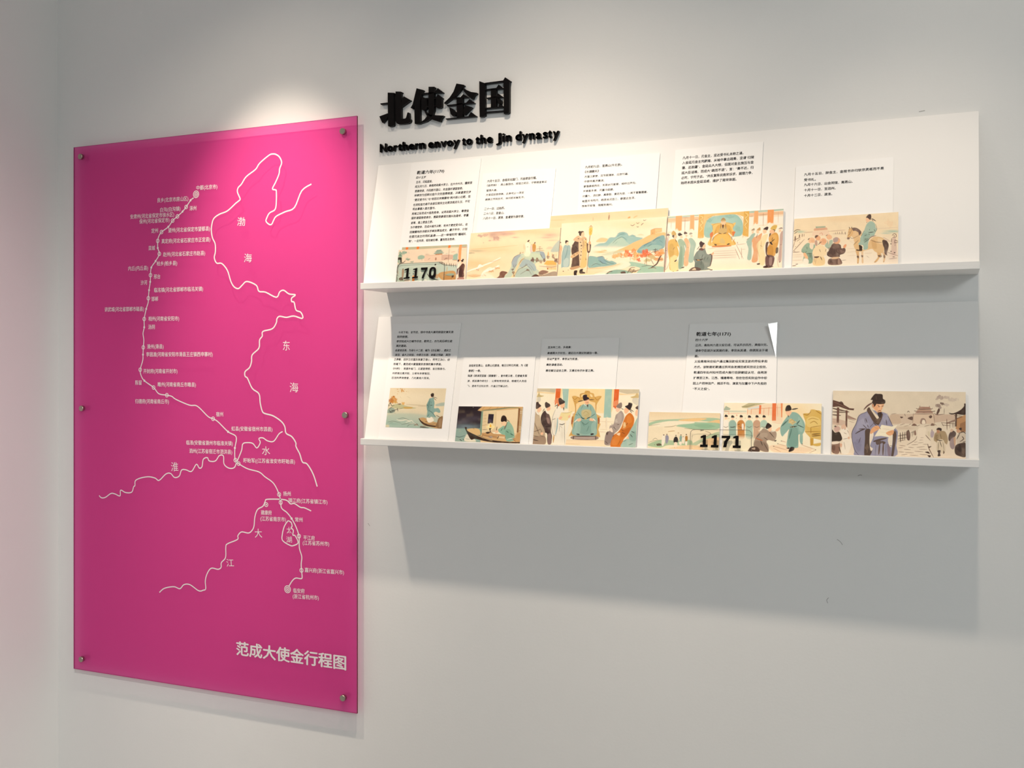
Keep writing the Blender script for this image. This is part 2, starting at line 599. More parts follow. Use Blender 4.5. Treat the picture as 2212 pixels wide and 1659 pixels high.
text_card(PL2, ((1001.7, 772), (1157, 770), (1141, 958), (981, 953)),
          'short white text card behind the night boat picture',
          [(Z, 62, [('自临安至燕山，自燕山归渡淮，每日记所见所闻，为《揽', 305, 257, 1950, 250), ('辔录》一卷。', 290, 402, 630, 402), ('陆游《夜读范至能〈揽辔录〉，言中原父老，见使者多挥', 270, 542, 1925, 545),
                    ('涕，感其事作绝句》：公卿有党排宗泽，帷幄无人用岳', 255, 687, 1910, 690, 60, 0.004), ('飞。遗老不应知此恨，亦逢汉节解沾衣。', 250, 827, 1405, 833, 56, K)])])
Z = Crop(1160, 725, 170, 2203)
text_card(PL2, ((1171, 731.7), (1337.8, 729.7), (1320, 965), (1151, 962)),
          'white text card with five widely spaced lines, behind the picture of a teal-robed seated man',
          [(Z, 62, [('至次年二月，多疏奏：', 305, 332, 970, 326), ('奏德莫大于好生，谓近日大理议刑递加一等，', 290, 492, 1710, 487), ('非以严宜平，孝宗以为知言。', 280, 657, 1160, 655),
                    ('奏防谍者活动。', 260, 817, 725, 815), ('奏论献议迎合之弊，又奏论布衣补官之弊。', 245, 980, 1600, 980)])])
Z = Crop(1490, 700, 190, 2101)
CARD_I = text_card(PL2, ((1489.5, 700), (1679.5, 696), (1674, 985), (1465, 980)),
                   'white text card headed 1171 with a curled corner',
                   [(Z, 58, [('乾道七年(1171)', 155, 242, 985, 236, 90, 0.03), ('四十六岁', 140, 383, 430, 380), ('正月，奏处州六邑义役已成，可以风示四方，美俗兴化。', 135, 510, 1865, 495),
                             ('请命守臣胡沂以其规约束，孝宗从其请，命颁其法于诸', 130, 637, 1865, 628), ('路。', 118, 768, 215, 768), ('义役是南宋应役户通过集田助役实现互助的劳役承担', 110, 895, 1855, 890),
                             ('方式。该制度初期通过民间自发捐田或买田设立役田，', 100, 1027, 1840, 1025), ('乾道四年处州知州范成大推行后获朝廷认可，自两浙', 95, 1157, 1845, 1158),
                             ('扩展至江东、江西、福建等地，但在往后实际运作中却', 88, 1287, 1840, 1288), ('因上户把持田产、摊派不均，演变为加重中下户负担的', 78, 1417, 1835, 1422),
                             ('“不义之役”。', 70, 1547, 475, 1550)])], body=False)
k = CARD_I
k.body()
# its glossy upper corner is creased and catches the ceiling light
ZI = Crop(1400, 680, 440)
LAMP = np.array(PANEL_LIGHT)


def at_height(x, y, h):
    q = k.pl.pix(*ZI(x, y), k.c + h) - k.base
    return np.array([q[0], q[1], h])


best = None
for ha in np.linspace(0.006, 0.030, 25):
    for hc in np.linspace(0.0012, 0.024, 25):
        A_, B_, C_ = at_height(1302, 96, ha), at_height(1388, 470, 0.0004), at_height(1405, 80, hc)
        n_ = np.cross(B_ - A_, C_ - A_)
        n_ = n_ / np.linalg.norm(n_)
        n_ = k.pl.u * n_[0] + k.pl.v * n_[1] + k.pl.n * n_[2]
        m_ = (A_ + B_ + C_) / 3
        P_ = k.pl.world(k.base[0] + m_[0], k.base[1] + m_[1], k.c + m_[2])
        e_, l_ = CAM - P_, LAMP - P_
        h_ = e_ / np.linalg.norm(e_) + l_ / np.linalg.norm(l_)
        err = 1 - n_.dot(h_ / np.linalg.norm(h_))
        if best is None or err < best[0]:
            best = (err, A_, B_, C_)
err, A_, B_, C_ = best
print('crease error deg', math.degrees(math.acos(1 - err)), 'heights', A_[2], B_[2])
V_ = [A_, B_, C_] + [np.array([p[0], p[1], 0.0001]) for p in (A_, B_, C_)]
me = pydata('creased_corner', V_, [(0, 1, 2), (3, 5, 4), (0, 3, 4, 1), (1, 4, 5, 2), (2, 5, 3, 0)])
new_obj('creased_corner', me, k.root, None, M_GLOSS)

# ------------------------------------------------------------------ pink map panel
GP = 0.021            # front face of the sheet above the wall
TP = 0.0045
q = [WALL.pix(*p, GP) for p in ((158, 316), (771, 253), (771, 1539), (160, 1447))]
xl, xr = (q[0][0] + q[3][0]) / 2, (q[1][0] + q[2][0]) / 2
zb, zt = (q[2][1] + q[3][1]) / 2, (q[0][1] + q[1][1]) / 2
PANEL = tag(new_obj('map_panel', None, None, WALL.matrix((xl + xr) / 2, zb, GP)),
            'large frosted pink acrylic panel with a white line map, held by steel pins', 'map')
PB = np.array([(xl + xr) / 2, zb])


def pp(x, y):
    return WALL.pix(x, y, GP) - PB


hw, ht = (xr - xl) / 2, zt - zb
me = box_mesh('acrylic_sheet', -hw, hw, 0, ht, -TP, 0)
sheet = new_obj('acrylic_sheet', me, PANEL, None, M_PINK)
me.materials.append(M_PINKEDGE)
for f in me.polygons:
    if abs(f.normal.z) < 0.5:
        f.material_index = 1


def standoff(px, py):
    x, y = pp(px, py)
    bm = bmesh.new()
    prof = [(0.0, -GP), (0.0075, -GP), (0.0075, -TP), (0.0075, -0.0002), (0.0079, 0.0002), (0.0079, 0.0072), (0.0072, 0.0080), (0.0, 0.0080)]
    n = 28
    rings = []
    for r, h in prof:
        if r == 0:
            rings.append([bm.verts.new((x, y, h))])
        else:
            rings.append([bm.verts.new((x + r * math.cos(2 * math.pi * i / n), y + r * math.sin(2 * math.pi * i / n), h)) for i in range(n)])
    for a, b in zip(rings, rings[1:]):
        for i in range(n):
            j = (i + 1) % n
            if len(a) == 1:
                bm.faces.new((a[0], b[j], b[i]))
            elif len(b) == 1:
                bm.faces.new((a[i], a[j], b[0]))
            else:
                bm.faces.new((a[i], a[j], b[j], b[i]))
    me = bpy.data.meshes.new('standoff_pin')
    bm.to_mesh(me); bm.free()
    for f in me.polygons:
        f.use_smooth = abs(f.normal.z) < 0.3
    new_obj('standoff_pin', me, PANEL, None, M_STEEL)


for p in ((177, 339), (742.5, 284.5), (179, 882), (747.5, 896.5), (178.5, 1423), (743, 1506.5)):
    standoff(*p)

A, B, Cc = Crop(150, 240, 640), Crop(150, 700, 640), Crop(150, 1140, 640)
LIFT = 0.0003


def line(name, pts, width=0.0034, n=5):
    P = [pp(*c(x, y)) for c, x, y in pts]
    P = catmull(P, False, n)
    new_obj(name, ribbon_mesh(name, P, width, LIFT), PANEL, None, M_VINYL)


def pl_(crop, s):
    v = list(map(float, s.split()))
    return [(crop, v[i], v[i + 1]) for i in range(0, len(v), 2)]


line('travel_route', pl_(A, '928 648 905 666 872 716 845 750 807 786 771 818 739 864 688 903 668 935 660 969 660 1022 672 1066 644 1120 612 1168 606 1225 604 1275 595 1337 590 1397 588 1430 574 1477 559 1552')
     + pl_(B, '559 24 550 70 556 120 552 174 550 228 548 270 529 341 536 385 560 423 629 474 668 520 728 531 765 540 795 562 895 605 955 613 1035 690 1073 707 1110 730 1185 804 1245 842 1236 925 1235 990 1240 1016 1264 1042 1330 1080 1415 1104 1460 1140 1525 1190 1566 1272 1578 1332 1585 1375 1625 1408 1659 1452 1690 1510')
     + pl_(Cc, '1714 62 1717 150 1735 215 1731 270 1733 318 1738 370 1728 380 1690 376 1665 395 1640 435'), 0.0030)
line('coastline', pl_(A, '1807 545 1735 595 1680 720 1610 752 1545 785 1525 815 1510 845 1490 845 1468 822 1475 795 1495 760 1535 735 1545 680 1545 600 1538 588 1516 580 1540 530 1565 470 1570 430 1585 385 1570 345 1545 325 1520 320 1490 330 1420 390 1390 435 1320 490 1285 545 1260 572 1255 605 1275 655 1265 670 1240 690 1180 745 1120 770 1080 800 1065 840 1060 890 1068 945 1088 990 1090 1050 1082 1095 1100 1135 1138 1138 1180 1190 1205 1270 1230 1312 1262 1325 1290 1300 1325 1272 1395 1300 1415 1345 1465 1352 1545 1390 1570 1350 1600 1338 1640 1365 1688 1372 1660 1395 1660 1422 1678 1428 1692 1485 1725 1500 1742 1530 1735 1548 1675 1530 1620 1540 1570 1532 1550 1550 1545 1580')
     + pl_(B, '1515 35 1445 55 1440 90 1420 120 1415 180 1365 230 1360 280 1345 325 1312 355 1312 390 1330 405 1365 480 1415 520 1425 590 1440 650 1460 668 1520 685 1580 725 1608 765 1618 815 1660 840 1690 885 1692 915 1720 970 1740 1030 1775 1045 1820 1120 1850 1213'), 0.0036, 4)
line('river_line', pl_(B, '222 1280 240 1297 270 1293 310 1265 340 1268 378 1283 383 1240 420 1258 465 1255 480 1215 490 1205 493 1170 530 1150 590 1140 640 1150 670 1167 720 1120 755 1115 785 1145 820 1135 838 1090 870 1088 912 1100 948 1047 970 1075 990 1065 1000 1010 1030 997 1045 1022 1090 1022 1120 982 1150 985 1155 1045 1190 1075 1230 1072 1250 1030 1285 945 1295 895 1330 885 1370 892 1400 925 1425 885 1415 855 1445 850 1480 872 1525 875 1565 820 1592 803'), 0.0030)
line('river_line', pl_(B, '1805 1395 1755 1372 1725 1368 1680 1340 1650 1342 1610 1312 1480 1308 1462 1325 1445 1360 1405 1385 1385 1440 1378 1510 1360 1545 1335 1560 1285 1552 1258 1580 1255 1608')
     + pl_(Cc, '1180 120 1168 145 1166 222 1135 260 1133 295 1110 310 1060 302 1030 340 1015 395 1018 455 1000 466 965 470 900 425 855 425 825 455 780 440 710 452 672 483'), 0.0030)
line('lake_outline', pl_(B, '1632 1468 1655 1480 1663 1510 1655 1520 1672 1540 1668 1575 1685 1580 1708 1632 1672 1654 1645 1651 1592 1616 1590 1570 1605 1510 1632 1468'), 0.0030, 4)


def marker(name, c, x, y, specs):
    X, Y = pp(*c(x, y))
    new_obj(name, ring_mesh(name, [(X, Y, a, b) for a, b in specs], LIFT + 0.0001), PANEL, None, M_VINYL)


for c, s in ((A, '905 666 845 750 739 864 660 1022 644 1120 612 1168 604 1275 595 1337 574 1477 559 1614'), (B, '550 228 560 423 1185 804 1236 925 1659 1452')):
    for _, x, y in pl_(c, s):
        marker('city_dot', c, x, y, [(0.0, 0.0032)])
for c, s in ((A, '872 716 807 786 771 818 688 903 660 969 672 1066 606 1225 590 1397 559 1552'), (B, '552 174 529 341 629 474 728 531 1073 707 1240 1016 1264 1042 1566 1272 1578 1332 1714 1583'), (Cc, '1733 318')):
    for _, x, y in pl_(c, s):
        marker('city_ring', c, x, y, [(0.0040, 0.0060)])
marker('city_ring', B, 1470, 1348, [(0.0, 0.0022), (0.0042, 0.0062)])
for c, x, y in ((A, 946, 621), (Cc, 1629, 459)):
    marker('capital_ring', c, x, y, [(0.0, 0.0022), (0.0040, 0.0062), (0.0080, 0.0102)])

MAP_TEXT = []


def place(c, t, x0, y0, x1, y1, h=33, bold=0.012, name='place_label'):
    sink = []
    p0, p1 = pp(*c(x0, y0)), pp(*c(x1, y1))
    xm, ym = (x0 + x1) / 2, (y0 + y1) / 2
    hh = np.linalg.norm(pp(*c(xm, ym - h / 2)) - pp(*c(xm, ym + h / 2)))
    queue_line(t, p0, p1, hh, LIFT, sink, bold, 2)
    MAP_TEXT.append((name, sink))


for a in (('中都(北京市)', 948, 574, 1105, 564), ('良乡(北京市房山区)', 657, 667, 888, 653), ('涿州', 897, 727, 948, 725), ('白沟(白沟镇)', 678, 739, 830, 728),
          ('安肃州(河北省保定市徐水区)', 455, 790, 782, 772), ('保州(河北省保定市)', 522, 826, 748, 813), ('定州', 612, 895, 662, 892), ('望州(河北省保定市望都县)', 738, 891, 1050, 877),
          ('真定府(河北省石家庄市正定县)', 688, 973, 1052, 958), ('栾城', 590, 1024, 640, 1022), ('赵州(河北省石家庄市赵县)', 700, 1071, 1014, 1060), ('柏乡(柏乡县)', 652, 1139, 805, 1135),
          ('内丘(内丘县)', 440, 1176, 588, 1171), ('邢台', 630, 1237, 679, 1235), ('沙河', 532, 1282, 581, 1280), ('临洺镇(河北省邯郸市临洺关镇)', 633, 1337, 998, 1327),
          ('邯郸', 613, 1404, 663, 1402), ('讲武城(河北省邯郸市磁县)', 263, 1482, 557, 1477), ('相州(河南省安阳市)', 590, 1551, 820, 1549), ('汤阴', 588, 1613, 638, 1612)):
    place(A, *a)
for a in (('滑州(滑县)', 580, 169, 704, 168), ('李固渡(河南省安阳市滑县王庄镇西申寨村)', 573, 227, 1070, 226), ('开封府(河南省开封市)', 553, 352, 807, 352), ('陈留', 492, 438, 540, 438),
          ('睢州(河南省商丘市睢县)', 660, 451, 945, 453), ('归德府(河南省商丘市)', 492, 577, 743, 579), ('宿州', 1095, 674, 1148, 674), ('虹县(安徽省宿州市泗县)', 1210, 781, 1516, 786),
          ('临淮(安徽省滁州市临淮关镇)', 873, 885, 1220, 892), ('泗州(江苏省宿迁市泗洪县)', 895, 947, 1216, 956), ('盱眙军((江苏省淮安市盱眙县)', 1300, 1018, 1684, 1028), ('扬州', 1597, 1267, 1653, 1268),
          ('镇江府(江苏省镇江市)', 1635, 1316, 1927, 1330), ('建康府', 1430, 1407, 1511, 1410), ('(江苏省南京市)', 1426, 1452, 1617, 1460), ('常州', 1685, 1460, 1741, 1462),
          ('平江府', 1747, 1595, 1832, 1599), ('(江苏省苏州市)', 1742, 1633, 1940, 1642)):
    place(B, *a)
for a in (('嘉兴府(浙江省嘉兴市)', 1757, 315, 2050, 334), ('临安府', 1672, 469, 1756, 474), ('(浙江省杭州市)', 1667, 511, 1862, 524)):
    place(Cc, *a)
for c, t, x, y, wd, h in ((A, '渤', 1283, 826, 58, 62), (A, '海', 1333, 1098, 58, 62), (B, '东', 1620, 163, 52, 70), (B, '海', 1677, 475, 64, 70), (B, '水', 1468, 947, 60, 62), (B, '淮', 786, 1067, 54, 66),
                          (B, '大', 1411, 1563, 54, 64), (B, '太', 1640, 1540, 36, 46), (B, '湖', 1640, 1610, 42, 44), (Cc, '江', 1200, 263, 56, 56)):
    place(c, t, x - wd / 2, y, x + wd / 2, y, h, -0.006, 'water_label')
place(Cc, '范成大使金行程图', 1245, 900, 2067, 1013, 100, 0.028, 'map_title')

# ------------------------------------------------------------------ raised title
HZ = Crop(810, 160, 310)
TITLE = {
    '北': ['195 285 278 288 298 290 298 300 285 318 288 790 270 803 235 812 203 803', '80 452 192 438 192 460 88 470', '66 652 196 604 196 660 120 753 110 748',
          '316 268 395 270 412 276 412 288 400 300 402 690 465 685 478 672 500 592 515 590 524 600 528 680 545 692 549 712 540 740 510 760 430 770 360 772 330 755 318 725', '402 440 440 340 548 402 530 415 405 508'],
    '使': ['640 218 748 246 735 262 700 385 700 400 692 412 693 765 660 770 612 765 607 480 575 535 548 522 580 465', '722 292 920 278 965 215 1048 280 1040 290 930 292 722 316',
          '825 195 915 195 925 208 910 228 912 560 890 625 855 685 790 730 692 763 690 750 760 700 800 650 825 580', '713 342 775 368 825 366 825 385 798 385 798 490 825 488 825 512 798 512 798 530 775 550 740 555 715 548',
          '912 372 935 365 965 308 1042 368 1028 380 1028 510 1000 525 965 527 945 515 940 495 912 498 912 485 940 482 940 378 912 385', '752 552 765 548 800 605 850 625 920 632 1058 640 1050 650 1020 690 1005 733 985 732 880 700 800 650'],
    '金': ['1255 145 1370 165 1375 178 1355 190 1300 270 1230 350 1085 455 1070 457 1062 445 1150 360 1210 270', '1345 200 1400 240 1480 275 1570 288 1565 305 1530 330 1505 385 1480 378 1420 325 1365 260',
          '1190 362 1320 355 1360 308 1435 352 1430 360 1350 365 1195 382', '1103 476 1405 442 1455 385 1532 440 1525 450 1420 455 1115 497', '1255 360 1350 360 1352 655 1270 675 1262 665',
          '1143 510 1200 535 1240 580 1245 620 1230 645 1195 645 1165 615', '1385 475 1495 510 1480 530 1380 630 1363 620', '1088 685 1440 650 1475 582 1560 645 1555 655 1090 698'],
    '国': ['1607 108 1692 140 1697 155 1697 640 1660 660 1612 660', '1690 135 1975 98 2005 48 2088 105 2070 125 2068 590 2040 612 1985 612 1980 120 1690 155', '1697 580 1985 560 1985 578 1697 600',
          '1690 235 1870 212 1905 160 1970 215 1965 225 1700 250', '1785 230 1868 225 1868 515 1785 520', '1715 365 1865 345 1898 298 1960 345 1955 355 1722 382', '1692 520 1900 500 1918 455 1985 500 1980 512 1697 535',
          '1872 368 1920 378 1952 410 1950 445 1925 465 1900 455 1885 410']}
DT = 0.010
MEAN = {'北': 'first big black raised character of the wall title, like two figures back to back', '使': 'big black raised character of the wall title, with a slanting stroke beside a boxed stroke',
        '金': 'big black raised character of the wall title, shaped like a pitched roof', '国': 'last big black raised character of the wall title, enclosed in a square frame'}
for ch, strokes in TITLE.items():
    polys = []
    for s in strokes:
        v = list(map(float, s.split()))
        polys.append([WALL.pix(*HZ(v[i], v[i + 1]), DT) for i in range(0, len(v), 2)])
    allp = np.array([p for q_ in polys for p in q_])
    base = np.array([(allp[:, 0].min() + allp[:, 0].max()) / 2, allp[:, 1].min()])
    me = prism_mesh('title_character', [[p - base for p in q_] for q_ in polys], -DT, 0)
    tag(new_obj('title_character', me, None, WALL.matrix(base[0], base[1], DT), M_BLACK), MEAN[ch], 'letter', 'big raised title characters')

EZ = Crop(810, 270, 410)
WORDS = [('Northern', [(55, 130), (142, 205), (215, 258), (266, 312), (318, 382), (392, 455), (465, 505), (510, 583)]), ('envoy', [(618, 680), (692, 752), (762, 832), (838, 905), (910, 982)]),
         ('to', [(1012, 1052), (1062, 1130)]), ('the', [(1168, 1216), (1225, 1290), (1303, 1366)]), ('Jin', [(1408, 1470), (1484, 1510), (1524, 1586)]),
         ('dynasty', [(1635, 1703), (1712, 1780), (1793, 1860), (1873, 1938), (1953, 2010), (2015, 2058), (2070, 2146)])]
LETTERS = []
for wd, rng in WORDS:
    seen = {}
    for i, ch in enumerate(wd):
        seen[ch] = seen.get(ch, 0) + 1
        LETTERS.append((wd, ch, seen[ch] if wd.count(ch) > 1 else 0, rng[i], font_curve(ch, 0.0, 0.5, 3)))
NREF = font_curve('N', 0.0, 0.5, 3)


def build_letters():
    bpy.context.view_layer.update()
    dg = bpy.context.evaluated_depsgraph_get()

    def grab(o):
        me = o.evaluated_get(dg).to_mesh()
        V = np.array([v.co[:] for v in me.vertices]); F = [tuple(p.vertices) for p in me.polygons]
        o.evaluated_get(dg).to_mesh_clear()
        return V, F
    nv, _ = thicken(*grab(NREF), 0.030, 0.0)
    n0, nh = nv[:, 1].min(), nv[:, 1].max() - nv[:, 1].min()
    de = 0.008
    for wd, ch, num, (x0, x1), o in LETTERS:
        V, F = grab(o)
        V, F = thicken(V, F, 0.030, 0.0)
        xm = (x0 + x1) / 2
        yb = 318 - 0.0845 * (xm - 55)
        cap = 98 + (xm - 90) * 0.0065
        bl = WALL.pix(*EZ(xm, yb), de); top = WALL.pix(*EZ(xm, yb - cap), de)
        pa = WALL.pix(*EZ(x0, yb), de)[0]; pb = WALL.pix(*EZ(x1, yb), de)[0]
        H = top[1] - bl[1]
        X = (V[:, 0] - V[:, 0].min()) / (V[:, 0].max() - V[:, 0].min()) * (pb - pa) - (pb - pa) / 2
        Y = (V[:, 1] - n0) / nh * H
        Zc = (V[:, 2] - V[:, 2].min()) / (V[:, 2].max() - V[:, 2].min()) * de - de
        me = pydata('title_letter', np.column_stack([X, Y, Zc]), F)
        ordn = {0: '', 1: 'first ', 2: 'second '}[num]
        tag(new_obj('title_letter', me, None, WALL.matrix((pa + pb) / 2, bl[1], de), M_BLACK),
            'small black raised %sletter %s of the word %s on the wall' % (ordn, ('capital ' + ch) if ch.isupper() else ch, wd), 'letter', 'small raised title letters')
    for L in LETTERS:
        c = L[4].data
        bpy.data.objects.remove(L[4]); bpy.data.curves.remove(c)
    c = NREF.data; bpy.data.objects.remove(NREF); bpy.data.curves.remove(c)

# ------------------------------------------------------------------ painted picture cards
rng = np.random.default_rng(7)


def vnoise(U, V, scale, seed):
    r = np.random.default_rng(seed)
    g = r.random((64, 64))
    x, y = U * scale, V * scale
    xi, yi = np.floor(x).astype(int), np.floor(y).astype(int)
    fx, fy = x - xi, y - yi
    fx = fx * fx * (3 - 2 * fx); fy = fy * fy * (3 - 2 * fy)
    G = lambda i, j: g[j % 64, i % 64]
    return (G(xi, yi) * (1 - fx) + G(xi + 1, yi) * fx) * (1 - fy) + (G(xi, yi + 1) * (1 - fx) + G(xi + 1, yi + 1) * fx) * fy


def seg_dist(X, Y, pts, closed):
    d = np.full(X.shape, 1e9)
    tt = np.zeros(X.shape)
    n = len(pts)
    m = n if closed else n - 1
    for i in range(m):
        ax, ay = pts[i]; bx, by = pts[(i + 1) % n]
        dx, dy = bx - ax, by - ay
        L = dx * dx + dy * dy + 1e-9
        t = np.clip(((X - ax) * dx + (Y - ay) * dy) / L, 0, 1)
        q = np.hypot(X - ax - t * dx, Y - ay - t * dy)
        k = q < d
        d = np.where(k, q, d)
        tt = np.where(k, (i + t) / m, tt)
    return d, tt


def inside(X, Y, pts):
    r = np.zeros(X.shape, bool)
    n = len(pts)
    for i in range(n):
        ax, ay = pts[i]; bx, by = pts[(i + 1) % n]
        if ay == by:
            continue
        c = ((ay > Y) != (by > Y)) & (X < (bx - ax) * (Y - ay) / (by - ay) + ax)
        r ^= c
    return r


def paint(X, Y, px, base, ops, white):
    """X, Y: drawing coordinates of the grid points; px: size of one grid step in them; ops: one drawing instruction per line
       P colour alpha soft pts   polygon        S same, smooth outline        L colour alpha width pts   brush line
       B colour alpha cx cy rx ry   soft wash   G colour alpha x0 y0 x1 y1   gradient fading from first to second point"""
    C = np.empty(X.shape + (3,))
    C[:] = srgb(base)
    nz = vnoise(X / 100, Y / 100, 1.1, 3) - 0.5
    C *= (1 + 0.06 * nz)[..., None]
    seed = 10
    for ln in ops.strip().splitlines():
        w_ = ln.split()
        if not w_:
            continue
        op, c, al = w_[0], np.array(srgb(w_[1])), float(w_[2])
        v = list(map(float, w_[3:]))
        seed += 1
        if op == 'B':
            cx, cy, rx, ry = v[:4]
            r2 = ((X - cx) / rx) ** 2 + ((Y - cy) / ry) ** 2
            if max(rx, ry) > 95:
                a = al * np.exp(-r2 * 1.4) * (0.8 + 0.4 * vnoise(X / rx, Y / ry, 2.2, seed))
            else:
                m_ = max(rx, ry)
                wob = (vnoise(X / m_ + seed, Y / m_, 2.3, seed) - 0.5) * 0.75 + (vnoise(X / m_, Y / m_ + seed, 5.1, seed + 1) - 0.5) * 0.4
                if m_ < 18:
                    wob = wob * 0.3
                soft = max(0.3, 1.1 * px / min(rx, ry))
                a = al * np.clip((1.0 - np.sqrt(r2) + wob) / soft, 0, 1) * (0.72 + 0.4 * vnoise(X / m_, Y / m_, 3.1, seed + 2)).clip(0, 1)
            C += np.clip(a, 0, 1)[..., None] * (c - C)
            continue
        if op == 'G':
            x0, y0, x1, y1 = v
            t = ((X - x0) * (x1 - x0) + (Y - y0) * (y1 - y0)) / ((x1 - x0) ** 2 + (y1 - y0) ** 2)
            a = al * np.clip(1 - t, 0, 1)
            C += a[..., None] * (c - C)
            continue
        k, pv = v[0], v[1:]
        pts = [(pv[i], pv[i + 1]) for i in range(0, len(pv) - 1, 2)]
        if op == 'S':
            pts = catmull(pts, True, 4)
        elif op == 'L' and len(pts) > 2:
            pts = catmull(pts, False, 4)
        A = np.array(pts)
        pad = 2 * px + (k if op == 'L' else 2 * k) + 2
        m = (X > A[:, 0].min() - pad) & (X < A[:, 0].max() + pad) & (Y > A[:, 1].min() - pad) & (Y < A[:, 1].max() + pad)
        if not m.any():
            continue
        xs, ys = X[m], Y[m]
        d, tt = seg_dist(xs, ys, pts, op != 'L')
        if op == 'L':
            wdt = k / 2 * (0.45 + 0.55 * np.sin(np.pi * np.clip(tt * 0.9 + 0.08, 0, 1)))
            a = np.clip((wdt - d) / px + 0.5, 0, 1)
            a = a * np.minimum(1, 2 * wdt / px + 0.15)
        else:
            sd = np.where(inside(xs, ys, pts), d, -d)
            s_ = max(k, px * 0.9)
            a = np.clip(sd / s_ + 0.5, 0, 1)
            a = a * (0.90 + 0.2 * vnoise(xs / 60, ys / 60, 1.0, seed)).clip(0, 1)
        a = (a * al)[:, None]
        C[m] += a * (c - C[m])
    C *= np.array([1.10, 0.98, 0.85]) * 0.84 / np.array(srgb(white))      # warm paper stock and inks
    C *= (1 + 0.03 * (vnoise(X / 12, Y / 12, 1.0, 5) - 0.5))[..., None]
    return np.clip(C, 0.003, 0.93)


M_PRINT = bpy.data.materials.new('watercolour_print')
M_PRINT.use_nodes = True
_nt = M_PRINT.node_tree
_b = _nt.nodes['Principled BSDF']
_at = _nt.nodes.new('ShaderNodeVertexColor')
_at.layer_name = 'print'
_nt.links.new(_at.outputs[0], _b.inputs['Base Color'])
_b.inputs['Roughness'].default_value = 0.42
_b.inputs['Specular IOR Level'].default_value = 0.25


def print_mesh(card, quad, crop, base, ops, white, h=0.00025, res=1.45):
    """painted print covering quad (four local points TL, TR, BR, BL) of a card"""
    TL, TR, BR, BL = [np.array(p) for p in quad]
    pxm = np.linalg.norm(TR - TL)
    ph = [card.pl.to_photo(p[0] + card.base[0], p[1] + card.base[1], card.c) for p in (TL, TR, BL)]
    nx = int(np.hypot(ph[1][0] - ph[0][0], ph[1][1] - ph[0][1]) * res)
    ny = int(np.hypot(ph[2][0] - ph[0][0], ph[2][1] - ph[0][1]) * res)
    s, t = np.meshgrid(np.linspace(0, 1, nx + 1), np.linspace(0, 1, ny + 1))
    P = (TL * ((1 - s) * (1 - t))[..., None] + TR * (s * (1 - t))[..., None] + BR * (s * t)[..., None] + BL * ((1 - s) * t)[..., None])
    U, V = card.pl.to_photo(P[..., 0] + card.base[0], P[..., 1] + card.base[1], card.c)
    X, Y = (U - crop.x0) * crop.s, (V - crop.y0) * crop.s
    C = paint(X, Y, crop.s / res, base, ops, white)
    n = (nx + 1) * (ny + 1)
    idx = np.arange(n).reshape(ny + 1, nx + 1)
    F = np.stack([idx[:-1, :-1], idx[1:, :-1], idx[1:, 1:], idx[:-1, 1:]], -1).reshape(-1, 4)
    me = bpy.data.meshes.new('print')
    me.vertices.add(n)
    co = np.column_stack([P.reshape(-1, 2), np.full(n, h)])
    me.vertices.foreach_set('co', co.ravel())
    nf = len(F)
    me.loops.add(nf * 4)
    me.loops.foreach_set('vertex_index', F.ravel())
    me.polygons.add(nf)
    me.polygons.foreach_set('loop_start', np.arange(nf) * 4)
    me.update(calc_edges=True)
    at = me.color_attributes.new('print', 'FLOAT_COLOR', 'POINT')
    at.data.foreach_set('color', np.column_stack([C.reshape(-1, 3), np.ones(n)]).ravel())
    return new_obj('painted_print', me, card.root, None, M_PRINT)


W1, W2 = 'FBF1E4', 'F4E8DA'


def picture(pl, quad, layer, label, crop, base, ops, white, res=1.45):
    k = Card(pl, quad, layer, 'picture_card', label, 'picture', 'painted picture cards on the ledges', M_EDGE)
    k.body('card_board')
    print_mesh(k, k.loc, crop, base, ops, white, res=res)
    return k

picture(PL1, ((868.9, 534.4), (1008.7, 527.9), (1005.7, 606.4), (860, 612)), 2, 'small picture of two robed men by an orange pillar, half hidden behind the harbour picture',
        Crop(845, 520, 170), 'F3D3B0', '''
P B5B496 .95 4 300 185 2130 100 2125 188 1680 190 300 265
P E8792E 1 4 420 180 485 178 475 250 405 255
P E8792E 1 4 725 160 790 157 780 240 712 243
P E8792E 1 4 1615 125 1675 122 1670 205 1600 207
P F9DCC0 .9 10 1640 200 2120 190 2100 1130 1640 1130
P F09A5A .95 10 1930 108 1995 105 1985 190 1955 560 1890 600 1905 190
L E0783C .8 14 1985 195 2120 188
L EBB48C .8 8 1975 260 2115 255
S E7E4D2 1 6 1870 610 1930 620 1925 700 1890 800 1850 900 1840 1120 1790 1120 1850 760
S 2A1712 1 4 1860 560 1885 535 1920 530 1915 550 1895 600 1875 590
S F3CDB0 .9 4 1885 590 1915 600 1910 640 1885 640
S 5A3730 1 4 1990 650 2030 640 2070 690 2060 780 2040 880 2050 1000 1990 1040 1900 1040 1890 900 1850 960 1845 820 1900 760 1950 700
S 3E2420 .7 8 1900 800 1980 780 1990 1000 1920 1020
S A87C6E 1 6 1880 1040 2040 1030 2030 1120 1865 1120
S F2C4A4 1 4 1960 590 2000 600 2000 650 1965 640
S 2E1814 1 4 1960 555 1995 540 2005 515 2035 512 2045 535 2030 560 2020 605 1990 590 1965 580
L F6E6DA .9 18 1905 800 1880 900 1885 1000''', W1)

